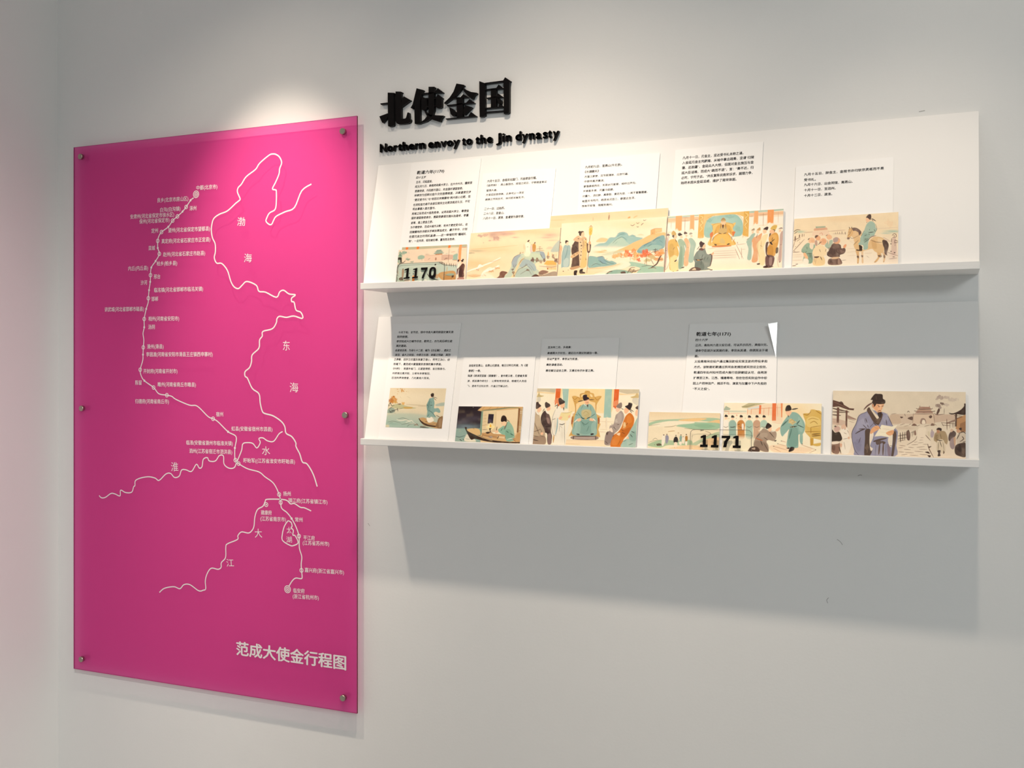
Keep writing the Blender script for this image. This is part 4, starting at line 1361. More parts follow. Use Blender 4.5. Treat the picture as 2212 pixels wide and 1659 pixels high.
picture(PL1, ((1443.6, 467), (1692.5, 451), (1689, 576.5), (1434.6, 589.4)), 2, 'picture of a gold-robed ruler enthroned before rows of courtiers and a kneeling man',
        Crop(1430, 445, 270), 'FBEFD8', '''
P A9C2B0 .95 4 100 195 650 155 650 178 100 218
P A9C2B0 .95 4 1540 92 2155 48 2155 78 1540 128
P EBBE94 .95 6 100 222 650 190 650 240 100 290
P EBBE94 .95 6 1540 128 2155 90 2155 150 1540 178
P EFCBA4 .6 12 90 290 640 240 640 420 90 480
P EFCBA4 .5 12 1550 180 2155 150 2140 330 1540 360
P FBF1E2 .9 6 360 280 495 270 480 440 350 450
P FBF1E2 .9 6 575 260 645 255 635 480 565 440
P FBF1E2 .9 6 1710 190 1860 180 1850 330 1700 340
P FBF1E2 .9 6 1545 205 1620 200 1610 340 1540 420
P FBF1E2 .9 6 1985 190 2150 180 2140 330 1975 320
P FBF1E2 .9 6 95 310 235 300 230 450 90 460
P EBA664 1 6 245 180 357 172 345 440 240 450
P EBAE72 1 6 500 165 572 160 570 430 495 440
P EBAE72 1 6 1635 92 1706 88 1698 320 1620 330
P EE9C58 1 6 1870 70 1982 65 1970 300 1865 320
B FBEFD8 1 295 470 90 60
B FBEFD8 1 530 455 60 50
B FBEFD8 1 1655 350 60 50
B FBEFD8 1 1915 345 80 50
L B98A66 .9 12 355 208 500 203
L B98A66 .9 11 350 268 495 262
L B98A66 .9 10 410 215 404 450
L B98A66 .9 11 575 247 645 242
L B98A66 .9 11 1710 163 1862 152
L B98A66 .9 11 1545 185 1622 180
L B98A66 .9 10 1795 130 1790 350
L CFA888 .8 8 165 280 160 400
L CFA888 .8 8 2060 100 2055 300
P E0AE50 1 5 655 150 748 145 738 560 630 600
P E0AE50 1 5 1450 95 1548 90 1530 540 1420 570
L F3D890 .95 15 680 180 725 200 690 250 722 300 682 350 712 400 670 450
L F3D890 .95 15 1475 120 1525 160 1480 220 1512 280 1470 340 1500 400
L B88434 .8 7 665 190 710 230 670 280 715 330 670 380
L B88434 .8 7 1465 140 1510 190 1470 250 1505 310 1460 370
B FBEFD8 .95 680 610 80 60
B FBEFD8 .95 1475 590 80 60
P E8BE6E 1 6 748 148 1450 98 1445 190 1330 150 900 175 790 270 770 400 740 560
L C99A4C .8 8 790 220 880 180 940 170
L C99A4C .8 8 1330 150 1400 200 1430 260
S 96C1B6 1 8 760 545 770 310 870 200 1000 172 1280 148 1380 210 1430 310 1420 500 1300 545 1000 560
B B5D3C6 .6 1100 300 300 120
B 83B0A6 .6 840 260 50 40
B 83B0A6 .6 1200 190 70 30
B 83B0A6 .5 1350 400 50 60
B FBEFD8 .95 1100 600 340 46
S EBC16A 1 6 865 320 940 310 1000 300 1150 290 1240 310 1300 292 1295 330 1250 400 1280 460 1240 560 1295 690 835 705 860 560 900 420 893 350
L B9853A .9 8 900 420 895 350 940 320 1040 305
L B9853A .9 8 1130 300 1250 320 1260 400
S D9783A 1 5 850 492 900 460 900 530 860 562
S D9783A 1 5 1240 460 1298 455 1282 500 1258 542
L A8602C .9 8 850 600 870 560 850 690
L A8602C .9 8 1290 580 1270 620 1295 680
S DDA84A 1 5 980 350 1050 320 1130 320 1210 360 1240 460 1220 560 1230 640 1200 690 1100 660 960 690 890 640 900 540 930 440
S D0AE6C 1 5 1030 380 1140 370 1140 470 1008 482
S E9BE60 .95 8 900 640 990 520 1160 510 1230 650 1090 672
S D3B87A .8 8 1020 640 1060 560 1120 640 1090 668
L F6EAD2 1 22 880 640 920 530 990 482
L F6EAD2 1 22 1180 480 1230 540 1242 622
L 6B5A50 .9 13 888 615 922 540
L 6B5A50 .9 13 1230 540 1240 602
L A87830 .8 8 960 420 930 520
L A87830 .8 8 1190 400 1220 480
S F4C79C 1 3 1050 270 1122 265 1122 320 1085 342 1053 320
S BFA066 1 3 1045 247 1085 203 1127 240 1122 268 1050 272
L 4A3A2A .9 9 1055 242 1080 230 1122 236
B 4a3226 .8 1068 290 8 4
B 4a3226 .8 1104 288 8 4
S 4A2A20 1 3 1063 340 1097 335 1080 402
L 3A2A24 .95 8 1045 320 1035 402
L 3A2A24 .95 8 1125 315 1131 402
L 4A3226 1 12 1003 480 1052 493
L 4A3226 1 12 1090 491 1142 474
S 3A2018 1 3 928 675 967 680 962 700 933 694
S 3A2018 1 3 1148 678 1195 658 1187 682 1155 688
L D9884A 1 30 890 722 1222 706
L A8602C .8 7 890 708 1222 692
P F3E4CC .8 8 860 740 1300 720 1330 930 890 950
L D0B8A4 .9 10 920 805 1300 788
L D0B8A4 .9 11 912 842 1310 825
L C9AC98 .9 12 900 882 1310 865
L D0B8A4 .9 10 892 922 1310 905
L B89884 .95 13 1298 762 1372 935
L B89884 .9 11 1312 680 1440 937
L B89884 .9 11 1405 740 1410 930
L B89884 .9 9 1335 640 1345 690
L C9AC98 .9 10 1335 688 1482 666
L C9AC98 .8 8 1400 770 1480 765
B 8A5A44 .9 1335 645 10 10
B 8A5A44 .8 1370 935 10 8
B 8A5A44 .7 1330 860 7 7
G F6E0B8 .7 1000 1180 1000 950
S 7F8A80 1 4 640 790 700 740 760 760 800 850 870 860 880 950 860 1060 800 1090 860 1125 600 1135 580 1000 558 930 600 830
S 667268 .8 10 600 1000 720 990 740 1125 600 1125
S 8F9A90 .6 10 640 820 720 800 760 880 680 930
L 5A3A34 1 20 838 860 880 862 878 960 850 1062
S 6B4038 1 3 648 772 690 743 742 760 720 788
S 3A1E1C 1 3 663 652 690 620 717 640 757 660 740 690 712 732 678 732 663 682
S F3C39C 1 3 735 690 767 678 772 720 750 752 712 748
B 4A2A22 .95 760 758 11 15
L 3A2A20 1 22 600 945 640 962 725 938
L D9A05C 1 14 622 958 668 960
L 3F443E .9 9 700 960 690 1045
L 3F443E .9 9 725 860 700 925
L 3F443E .9 8 765 900 740 965
L 3F443E .9 8 820 900 800 950
P F6EED2 1 4 810 750 952 750 930 790 880 845 795 832
L A88A60 .7 6 812 752 950 752
S F0B48A 1 3 873 852 910 812 918 845 890 868
L 3A3030 .95 11 660 718 618 775
S 5A4038 .95 5 478 1160 520 1100 600 1080 690 1112 640 1155
S E3C9A4 .9 5 530 1130 580 1095 600 1130
S 3A1E18 1 3 838 1132 892 1124 886 1143
S C9ABA4 .9 8 60 580 112 570 112 700 90 900 60 1130 28 1160 45 850
B F3D0B4 1 115 553 24 24
S 8A6E68 1 3 82 508 110 488 142 520 90 534
B 5A3A34 .95 70 640 10 12
B 5A3A34 .95 70 745 12 12
B 5A3A34 .95 76 787 12 9
B 5A3A34 .95 46 1066 10 8
B 5A3A34 .9 95 906 8 8
L B98A70 .8 9 40 1140 90 1100 130 1000
S DDB45E 1 5 110 640 170 590 250 600 300 700 320 850 280 950 290 1095 260 1145 140 1130 130 960 105 800
S F3DDA0 .9 8 150 900 280 900 275 1145 155 1140
S C79E50 .6 10 130 700 200 680 210 860 140 900
S C9A45A 1 3 168 482 205 438 254 490 236 522 183 518
S F3CBA4 1 3 220 530 262 518 265 560 230 592 203 572
S 4A342A 1 3 178 526 216 514 210 562 188 552
L F6ECDA 1 26 280 720 312 850 255 980
S 3A2018 1 3 218 978 258 948 258 972 230 988
L 4A2A20 1 11 240 590 256 640
L 5A4030 .8 8 200 770 225 730
S 9FB89E 1 5 280 620 330 580 380 610 432 700 400 880 370 1085 290 1105 300 900 320 760
S 7F9C86 .6 8 310 760 360 740 350 1060 300 1080
S 2E221E 1 3 283 490 320 473 346 495 363 510 300 533
B F3CBA4 1 340 547 26 26
L E8E2D8 1 18 400 700 422 820 388 905
S 3A2018 1 3 338 1092 397 1073 382 1097 350 1100
S E9B588 1 5 390 600 440 570 492 670 482 850 460 1045 388 1045 400 850 432 720
L F3DCC0 .9 12 470 660 485 760 475 850
S 4A2E2A 1 3 388 477 410 453 452 485 400 502
B F3CBA4 1 435 527 24 26
S A6BFAE 1 5 470 590 530 570 602 670 572 800 552 985 468 985 490 800 500 680
S A09484 1 3 483 487 510 470 542 490 490 507
B F5D3B2 1 520 530 20 24
L 5A4A40 .7 7 450 740 470 735
S 3A2018 .9 3 250 1150 290 1132 285 1148
S 3A2018 .9 3 175 1168 210 1156 205 1172
S A5BFAE 1 5 1530 580 1600 490 1652 490 1620 570 1590 700 1580 935 1508 940 1530 760 1492 640
L E9EADC .9 12 1500 660 1505 770
L 3A3A30 .9 9 1500 600 1540 570
S A08A6A 1 3 1578 432 1630 393 1637 432
B F3CBA4 1 1605 460 26 28
S E3A878 1 5 1620 560 1690 530 1772 480 1740 620 1700 800 1690 975 1588 985 1620 800 1588 640
L F6DCC0 .9 14 1600 640 1590 780
L 5A3A2A .9 10 1690 500 1670 560
S F3CBA4 1 3 1668 430 1710 420 1720 470 1680 485
S C79A5C 1 3 1680 422 1735 378 1742 432
S F6DDAA 1 5 1740 600 1790 520 1872 500 1850 600 1800 740 1832 900 1800 1045 1720 1015 1700 850 1678 680
L C9A070 .8 9 1700 640 1690 760 1720 900
L C9A070 .8 9 1760 620 1750 760
L 8A6A50 .8 8 1740 700 1775 720
S F3CBA4 1 3 1785 430 1840 420 1850 470 1800 490
S 3A2020 1 3 1790 412 1850 368 1885 380 1862 432 1840 422
S DCA24C 1 5 1890 560 1950 490 2020 470 2062 530 2062 640 2030 760 1990 885 1880 885 1860 760 1900 680
S C08430 .6 10 1880 700 1960 720 1960 880 1880 880
S E9B868 .6 10 1960 520 2030 520 2030 640 1980 640
S 6B4A46 1 8 1840 880 1980 890 1980 1000 1930 1085 1840 1075
S A88A80 .8 10 1900 920 1950 920 1940 1040 1900 1040
S 4E322E 1 4 1838 660 1892 638 1872 700 1862 850 1902 892 1880 908 1838 850
L F3DCC0 .9 12 1830 680 1822 800 1850 890
S F2C096 1 3 1908 432 1970 410 2002 450 1960 492 1913 482
S D9B45C 1 3 1918 402 1970 343 2040 348 2002 432 1960 422
L 3A2A20 1 12 1965 420 1998 430 1985 458
S 4A2A24 1 3 1903 490 1932 490 1898 552
S 2E2020 1 3 1903 640 1937 638 1958 692 1920 672
L 2E2020 1 14 1930 640 1992 588
L 2E2020 .9 9 1945 605 1962 555
S 6A5A48 1 3 2018 745 2058 740 2052 822 2013 837
S 3A1E1A 1 3 1793 1072 1862 1050 1867 1093 1800 1095
S 5A4440 .9 4 1888 1060 1975 1070 1905 1093
S 3A2018 1 3 1678 1022 1730 1012 1728 1036 1690 1040
S CBAA9C 1 5 2090 500 2150 450 2125 700 2112 965 2058 955 2080 700
B F3CBA4 1 2085 437 30 28
S A08A80 1 3 2062 406 2110 378 2138 400
L 8A6A60 .8 9 2090 690 2120 680
S 6A4A40 .9 3 2065 990 2105 985 2080 1000
L C99A80 .8 8 2040 900 2050 1040 2070 1080''', W1)

picture(PL1, ((1716, 473), (1940.7, 458), (1940, 565), (1711, 575.6)), 2, 'picture of a green-robed rider on a tan horse greeted by old villagers',
        Crop(1705, 452, 240), 'F4DFBA', '''
G FBF0DE .9 1000 1180 1000 420
B F2D2AA .6 1990 290 90 80
B F0D0A4 .5 1000 200 500 60
B B9C9B0 .9 220 450 110 30
B A9C4B0 .95 2060 440 180 30
B B9CCB8 .8 1930 480 120 20
L E3CDB0 .9 14 1750 390 2160 362
P ABB59A 1 5 530 345 720 335 722 370 528 382
L 8A9478 .9 8 530 345 535 378
P DFA988 1 5 505 382 745 366 757 386 488 402
P E3AC8A 1 5 483 407 767 390 752 412 498 430
L C08468 .8 8 485 408 765 390
P F1D2B4 .9 8 470 440 780 420 810 520 450 530
L D9987A .9 11 598 492 640 472 662 495 652 522
L CFAE94 .9 14 300 467 470 452
L CFAE94 .9 14 780 442 1110 415
L 8A6A5A .8 10 960 450 960 490
L 8A6A5A .8 10 1000 455 1000 497
L 7A5A4C .9 12 1050 443 1050 497
L 6A4A40 .9 14 1112 455 1118 502
L A88A78 .8 9 870 490 1130 490
L 8A6A5A .8 9 920 460 920 500
L 6A4A3E 1 22 120 538 115 640
L 6A4A3E 1 20 205 508 200 562
L 7A5A4C .9 16 260 495 255 552
L 8A6A5A .9 12 297 495 293 545
L 8A6654 .95 12 70 845 300 600
L 8A6654 .95 14 80 622 220 562
L 8A6654 .9 11 70 785 110 640
L 7A5644 .95 12 75 862 205 850
L 8A6654 .9 10 150 640 220 590
L 4A3A30 .9 14 85 455 150 410 220 415
L 4A3A30 .9 12 100 490 165 440
B 6A4A3E .9 210 660 10 10
B 6A4A3E .9 125 745 12 10
B 6A4A3E .9 105 840 20 10
L D9BCA0 .9 9 70 912 250 905
L D9BCA0 .9 9 70 952 260 945
L D9BCA0 .9 9 60 1022 270 1010
L 8A7060 .9 9 1045 1022 1130 1010
L A88A74 .8 7 1540 930 1590 967
L E0C8AA .8 9 1150 790 1400 770
L E0C8AA .8 9 1150 860 1330 840
L E6D0B4 .8 10 1100 565 1280 680
L E6D0B4 .8 9 1160 930 1340 920
L D9BFA0 .8 9 1500 880 1650 870
L 6A4838 .95 14 60 1128 135 1122
L 4A3028 .95 14 128 1098 172 1090
S FDF6E6 .95 16 130 1115 300 1080 390 1100 300 1140
S 98B29A 1 5 240 820 300 720 370 670 420 690 500 700 512 760 460 860 462 1065 278 1065 290 900
S 7F9C86 .6 10 360 890 450 890 455 1060 370 1060
L 4F6A5A .9 10 238 842 300 870 350 835
L 4A5A4C .9 9 350 750 355 800
S F2BE8E 1 4 278 882 322 870 375 960 352 1003 308 962
S F2C49A 1 4 390 600 440 563 502 590 502 660 440 682 388 662
S EBB48A .7 6 440 610 500 610 495 660 440 660
S F3E0C4 1 5 415 680 485 680 465 800 408 765
L 3A2A24 1 15 372 608 402 578
L 4A3E36 1 10 350 887 455 880
L 4A3E36 .95 12 412 890 417 965
L 4A3E36 .9 9 450 890 455 1000
S FBF0DC 1 8 290 985 380 1005 372 1095 280 1095
S EDB488 1 4 518 562 570 523 622 560 602 622 540 612
S 5A3A34 1 4 508 550 530 518 578 523 545 562 518 574
S C2A08E .95 6 508 640 550 620 562 720 518 724
S F6DDB0 1 5 480 800 560 720 640 710 720 770 745 850 725 920 690 930 702 1105 478 1115 500 960 468 890
S EBC88C .6 10 490 980 690 960 690 1100 480 1110
S F0BA90 1 4 598 642 660 578 732 600 738 670 690 712 618 692
S E3A278 .6 8 660 600 730 620 720 670 660 670
L 5A3A30 .95 14 578 705 620 662 645 650
S 5A342A 1 4 498 945 600 938 560 972 508 968
L 4A2A22 .95 14 618 945 652 1012
L 6A4A3A .9 10 600 800 622 852
L 6A4A3A .9 10 735 790 718 845
L 6A4A3A .8 8 480 900 500 1050
L A87E58 .8 8 530 990 520 1090
S F0BE94 1 4 738 542 790 503 848 540 836 592 770 602
L 6A4A3A .95 12 728 532 762 508
S A9BCA6 .95 6 708 722 780 640 855 610 862 680 780 782
S F3D8B8 .95 5 765 620 800 610 790 690 770 690
L 7A5A4A .8 9 750 620 775 690
S 6A5248 1 5 748 890 800 800 860 690 940 678 1020 710 1040 780 1100 768 1122 820 1090 882 1010 912 1000 952 860 962 780 942
B 4A3630 .7 840 830 80 90
B 8F7468 .7 1050 840 56 46
B 8A7062 .5 930 740 70 40
S 7B5E52 1 6 790 992 930 975 1010 980 1042 1095 788 1104
B 4A342C .7 830 1040 40 50
S A88A78 .8 6 960 990 1000 985 1020 1090 970 1090
L 3A2822 .95 11 960 980 950 1092
L 3A2822 .95 14 758 895 785 932
L 3A2822 .9 10 930 800 950 852 1005 885
L 3A2822 .9 10 1060 830 1075 800
S E3BE96 1 5 858 957 992 950 950 988 850 990
S E8AE84 1 4 880 600 940 558 1002 590 1010 650 960 692 888 672
S B5A098 1 5 873 592 930 558 978 580 960 640 888 662
S EDA87C 1 4 1073 742 1110 698 1140 708 1122 762 1088 774
S A6BFAE 1 4 1540 300 1620 238 1700 280 1722 370 1742 400 1700 500 1692 540 1610 570 1570 680 1562 785 1480 805 1470 720 1376 700 1400 600 1480 450
S 8FAC9C .6 10 1480 480 1600 520 1560 640 1480 660
S E6C08A 1 5 1250 520 1300 560 1400 540 1410 640 1375 705 1480 810 1560 790 1575 680 1640 580 1720 545 1830 560 1905 620 1895 760 1875 850 1800 885 1700 840 1640 790 1480 835 1400 845 1320 805 1283 720 1300 640
S CF9E62 .5 14 1640 620 1720 640 1740 780 1660 770
S F3D8AC .6 14 1760 580 1860 600 1870 700 1780 680
S E9C492 1 5 1180 400 1260 370 1340 380 1420 440 1445 520 1350 560 1290 645 1278 560 1240 540
S E3B880 1 4 1178 422 1230 378 1272 430 1262 500 1210 560 1190 598 1153 582 1163 510
S 7A6258 1 5 1258 373 1340 373 1422 430 1432 480 1390 522 1380 470 1320 430 1268 430
B 5A443C .7 1402 470 28 40
B A08A7A .6 1330 410 40 20
L 4A3A30 1 15 1192 358 1206 392
L 4A3A30 1 15 1243 352 1246 392
B 2A1C18 1 1192 455 14 9
B 2A1C18 1 1192 410 12 9
S 8A6E60 1 4 1148 572 1190 558 1203 590 1165 602
L 8A6A50 .9 10 1250 390 1210 480 1163 535
L 8A6A50 .9 9 1200 548 1260 582 1400 512
L 7A5A40 .9 10 1278 712 1380 612
L 7A5A3C .9 11 1618 612 1720 650 1845 665
L A8745E .95 16 1575 605 1640 550 1728 525
S E0B680 1 4 1318 820 1382 820 1392 940 1382 1065 1352 1075 1350 940
S E9C9A0 1 4 1428 832 1472 842 1472 940 1478 1065 1443 1065 1440 950
S E0B680 1 4 1758 850 1835 900 1802 960 1742 1045 1685 1058 1760 960 1750 900
S E6C094 1 4 1848 850 1902 860 1915 950 1892 1048 1866 1050 1880 950
B 5A4038 .98 1362 945 24 36
B 5A4038 .9 1450 935 22 26
B 5A4038 .95 1800 935 38 30
B 6A4C40 .9 1890 945 22 34
B 8A6A50 .8 1366 1070 22 8
B 8A6A50 .8 1715 1052 24 8
B 8A6A50 .8 1880 1046 20 7
S 4E3830 1 5 1853 620 1930 622 1978 700 1968 790 1940 890 1962 922 1900 892 1890 780 1868 720
B 7A6258 .6 1930 860 24 40
L 5A6E68 .9 9 1720 300 1742 400 1705 455
L 5A6E68 .9 9 1482 440 1430 545
L 3A2E28 1 14 1578 466 1682 452
L 4A4E44 .95 11 1500 530 1542 510
L 4A4E44 .95 10 1520 582 1500 592
L 4A4E44 .95 10 1580 490 1602 512
L 4A4E44 .95 12 1495 658 1592 592
L 4A4E44 .95 11 1490 622 1562 582
L 4A4E44 .9 10 1600 400 1595 420
L 3A2E28 .95 11 1690 405 1705 440
B 3A3A34 .9 1488 436 12 8
S F3C49C 1 3 1530 180 1590 170 1612 210 1580 252 1540 252 1525 220
S 4A3430 1 3 1528 166 1570 108 1620 103 1632 160 1616 212 1580 190 1560 172
B 3A2A24 1 1543 265 9 12
L 4A3832 1 17 1650 188 1722 236
L 4A3832 .95 12 1638 192 1672 242
S 3E2C20 1 4 1388 710 1450 740 1452 790 1442 832 1338 822 1343 800 1390 802
S DCC0AC .95 6 2048 580 2122 580 2132 865 2038 865
B E3C4B4 .7 2060 910 130 140
L 6A4A42 .95 13 2048 525 2080 490 2122 500 2127 552 2055 562
L 6A4A42 .9 10 2070 520 2100 530 2080 545
L 6A4A42 .95 13 2040 580 2030 662
L 6A4A42 .95 13 2100 612 2165 640
L 6A4A42 .95 13 2095 672 2165 662
L 6A4A42 .95 12 2100 615 2095 682
L 8A6A60 .9 9 2110 690 2105 735
L 8A6A60 .9 11 1960 860 2165 930
L 8A6A60 .9 10 1990 992 2145 970
L C9A898 .9 12 1870 560 2020 640
L C9A898 .9 10 1885 602 2010 652
B 3A2420 1 2025 690 17 14
B 3A2420 1 2025 840 14 14
B 3A2420 1 2095 866 20 13
B 4A342C .95 2080 950 36 11''', W1)

ZF = Crop(825, 830, 310)
print_mesh(CARD_F, [CARD_F.local(*ZF(x, y)) for x, y in ((130, 57), (993, 65), (922, 685), (55, 662))], ZF, 'DFCFAE', '''
B EADCBE .7 500 220 460 120
G 9DB6A8 .95 400 640 440 380
S A3B8A8 .5 30 90 480 400 450 700 480 900 520 900 690 50 670
B D9CBA8 .8 80 640 60 30
B C98A3A .98 180 212 38 34
B B26A28 .98 140 250 44 38
B BE7A30 .95 178 265 56 30
B C98A40 .9 212 232 28 24
B D9A040 .9 328 292 28 26
B CDA050 .9 215 278 40 22
B A85A20 .9 180 190 16 12
B C98A30 .95 312 92 18 30
B C98A30 .95 335 108 14 12
B C9923C .9 380 112 9 8
B C98A30 .9 290 66 10 10
B C9923C .9 250 112 12 8
B C9923C .9 240 150 8 8
B B87A2C .9 406 118 9 5
B C9923C .9 370 150 6 6
B C9923C .9 240 80 10 10
B C98A30 .9 350 80 10 8
L 8A7050 .7 3 280 190 300 215
L 8A7050 .7 3 380 185 440 215
S B7B58A .95 8 150 330 260 300 360 330 450 350 530 370 400 380 200 372
S C9A050 .9 6 340 352 470 355 450 376 350 376
S 8FA090 .95 6 82 400 150 360 200 390 180 442 82 442
L 2A2420 .95 9 92 352 130 288 150 330 192 325
L 2A2420 .95 8 108 380 160 350
L 2A2420 .95 9 118 430 200 400 252 380
L 2A2420 .95 9 240 368 246 418
L 2A2420 .95 8 148 400 202 422
L 2A2420 .95 9 118 398 132 432 172 426
L 2A2420 .9 7 96 320 130 335
L 2A2420 .8 5 260 385 330 365
L 5A5048 .7 4 190 440 210 455
S 7A5A4A .95 4 238 306 292 297 282 316
L B9A684 .9 8 380 312 600 325 720 330
L B9A684 .9 7 560 338 700 343
S A5B5A8 .9 8 830 312 900 290 968 284 962 332 840 336
L EDE6D0 .9 11 230 545 300 560 380 548 440 582
L EDE6D0 .9 10 370 590 450 560 485 582
L EDE6D0 .9 11 420 622 500 600 545 642
L 5F6A5C .9 7 90 582 180 570 300 602
L 5F6A5C .9 7 240 540 330 520 420 555
L 5F6A5C .9 7 300 622 420 600
L 5F6A5C .9 8 390 652 430 620 520 600
L 6A5A4C .9 9 500 632 540 610 562 642
L 4A4A40 .8 6 120 600 170 590
B 8A7058 .8 525 628 36 12
B 7A6450 .8 620 652 50 14
B 8FAB9B .7 180 612 110 26
S C29A66 1 4 573 530 640 513 720 545 840 590 860 560 880 520 938 500 928 682 740 658 640 628 598 570
S 3E2A20 1 4 573 520 602 560 700 620 830 642 830 660 700 645 618 605 573 547
S 8A6A48 1 6 850 590 870 530 910 502 940 505 928 684 830 655
S A88A68 .7 8 880 560 920 530 920 640 880 660
S F1E6D0 1 6 690 520 760 503 802 560 720 592
L 4A362A .95 9 840 480 902 512
B 2A1A14 1 685 577 19 8
L 4A3A2C .9 14 588 662 720 672
L 6A4A34 .8 7 640 600 760 620 830 600
S 86A69C 1 3 740 215 790 203 812 290 806 370 870 368 902 420 880 442 830 425 800 450 832 508 760 500 740 518 692 502 700 420 688 330 715 260
S 6E9088 .6 8 700 300 740 260 750 380 710 420
L 4E6E68 .9 8 742 230 720 330 700 400
L 3E4E48 .95 10 748 327 778 322
L 4E6E68 .9 9 720 400 780 440
L 4E6E68 .9 8 760 420 832 508
L 4E6E68 .9 8 730 460 700 502
L 4E6E68 .8 7 755 262 762 300
L 3E4E48 .9 10 695 310 705 335
S F0CDAE 1 3 743 192 770 178 778 206 743 214
S 33211C 1 3 753 156 780 136 803 148 797 190 765 197 755 177
L 3A2A26 .95 8 790 195 852 216
L 3A2A26 .95 8 790 205 836 247''', W2)

picture(PL2, ((991, 877.7), (1129.6, 878.7), (1123, 956), (982.8, 952.9)), 2, 'small picture of a man writing by candle light in a boat at night',
        ZF, 'E3C79C', '''
P 2E2228 1 6 1150 320 1570 325 1480 402 1545 420 1520 690 1120 690
B 1E1418 .9 1300 370 220 60
B 463E48 .9 1400 530 180 50
B 5E5A62 .8 1250 580 120 40
B 6E7C82 1 1300 655 260 46
P 8FA89C 1 14 1120 680 1520 680 1520 910 1110 900
L 3F5A54 .95 9 1138 802 1200 815 1282 790
L 2F3A34 .95 12 1200 850 1232 872
L 2F3A34 .95 12 1250 848 1274 860
B E8E0CC .8 1408 356 6 6
S E6DCC4 .95 10 1290 800 1320 770 1380 830 1420 840 1445 885 1275 875
L 8A9A90 .8 8 1290 840 1360 850
P D3A971 1 4 1475 405 1560 335 2180 340 2180 376 1540 416
L A87E4A .9 6 1540 395 1592 342
L A87E4A .9 6 1640 395 1692 342
L A87E4A .9 6 1760 385 1802 342
L A87E4A .9 6 1880 375 1902 342
L 7F8F70 1 15 1540 410 1800 385 1980 360 2112 366
L 6A4A30 .9 6 1550 400 1980 355
P E3CDA2 1 4 1560 425 1760 400 1750 690 1530 760
P ECD5AC 1 5 1760 420 2102 380 2092 760 1745 720
L C9A878 .9 7 1762 425 1748 690
P 7F9A84 1 4 1535 420 1562 415 1535 800 1502 805
L B98F60 .9 4 1585 430 1570 630
L B98F60 .9 4 1605 430 1595 630
L B98F60 .9 4 1565 482 1628 475
L B98F60 .9 4 1560 532 1625 525
L B98F60 .9 4 1556 582 1622 575
L C9A070 .9 9 1545 640 1622 622
P 2C2230 1 4 1645 458 1727 462 1712 602 1628 607
B 5A5060 .7 1668 570 36 30
B F6E0A0 1 1670 650 66 50
B FBEFC0 .95 1670 640 30 34
P 8A5E38 1 4 2105 370 2137 370 2105 745 2078 745
P CFAE80 1 4 2137 372 2175 372 2145 735 2108 735
L F3E8CC .95 8 2130 420 2168 420
L F3E8CC .95 8 2128 446 2166 446
L F3E8CC .95 8 2115 660 2152 660
L F3E8CC .95 8 2112 692 2150 692
L 7A5230 .9 7 2152 375 2124 735
P D3AC78 1 5 1505 800 1540 768 1900 842 2135 760 2130 900 1900 890 1700 868
P C99A64 .9 4 2080 745 2140 740 2130 890 2050 880
S F3B93C 1 3 1658 652 1675 612 1692 647 1675 664
S 3A2618 1 3 1653 680 1692 680 1677 692 1676 730 1693 742 1647 742 1665 727
P C79A66 1 4 1535 750 1700 742 1922 785 1902 806 1700 802 1540 772
L 8A5E38 .95 12 1560 770 1550 802
L 5A3A24 .95 14 1800 800 1778 842
L 8A5E38 .95 12 1905 800 1900 842
P B08456 .9 5 1560 775 1780 805 1775 835 1570 800
S A89A90 .9 4 1640 812 1700 800 1692 832
L 5A4A40 .8 6 1640 805 1690 830
S 2A1A14 1 3 1598 746 1640 733 1664 748 1630 763
P F6E8C8 1 4 1690 740 1880 733 1862 772 1720 762
L 4A2E20 1 12 1775 658 1755 752
L 6A4A3A .9 7 1550 700 1620 695
S 8EB79E 1 4 1870 640 1920 590 1960 578 2010 640 2035 720 2035 865 1920 875 1900 790 1850 772 1788 720 1800 690
S 74A088 .6 8 1900 720 1980 700 2020 840 1930 860
L 3F6A58 .9 10 1930 600 1892 700
L 2F4A40 .95 11 1980 762 2032 790
L 3F6A58 .9 9 1860 680 1832 722
L 2F4A40 .9 10 1920 722 1952 748
L E3EADA .9 10 1930 850 2020 830
L 8A6A5A 1 14 1932 590 1880 695
S F0CBA2 1 3 1838 592 1880 558 1922 590 1900 642 1860 632
L 8a5a40 .8 4 1845 610 1858 606
S 2E1C16 1 3 1833 556 1850 493 1890 482 1922 520 1923 582 1890 572 1850 582
L 3A2A24 .95 9 1920 545 1968 577
S F0C49C 1 3 1738 722 1790 708 1793 742 1760 752
S 3A261C 1 4 1278 665 1310 668 1322 720 1500 790 1700 860 2000 890 2130 890 2130 912 1700 895 1480 852 1430 842 1370 852 1308 742
S DDB880 1 4 1310 700 1420 678 1502 700 1512 782 1400 762
L E0BC88 .95 9 1330 722 1500 802 1700 872
L 5a3e2a .8 6 1400 680 1430 690
L 6A4228 .9 10 2020 850 2060 880
S C08A58 .8 6 2010 840 2055 830 2050 870''', W2)

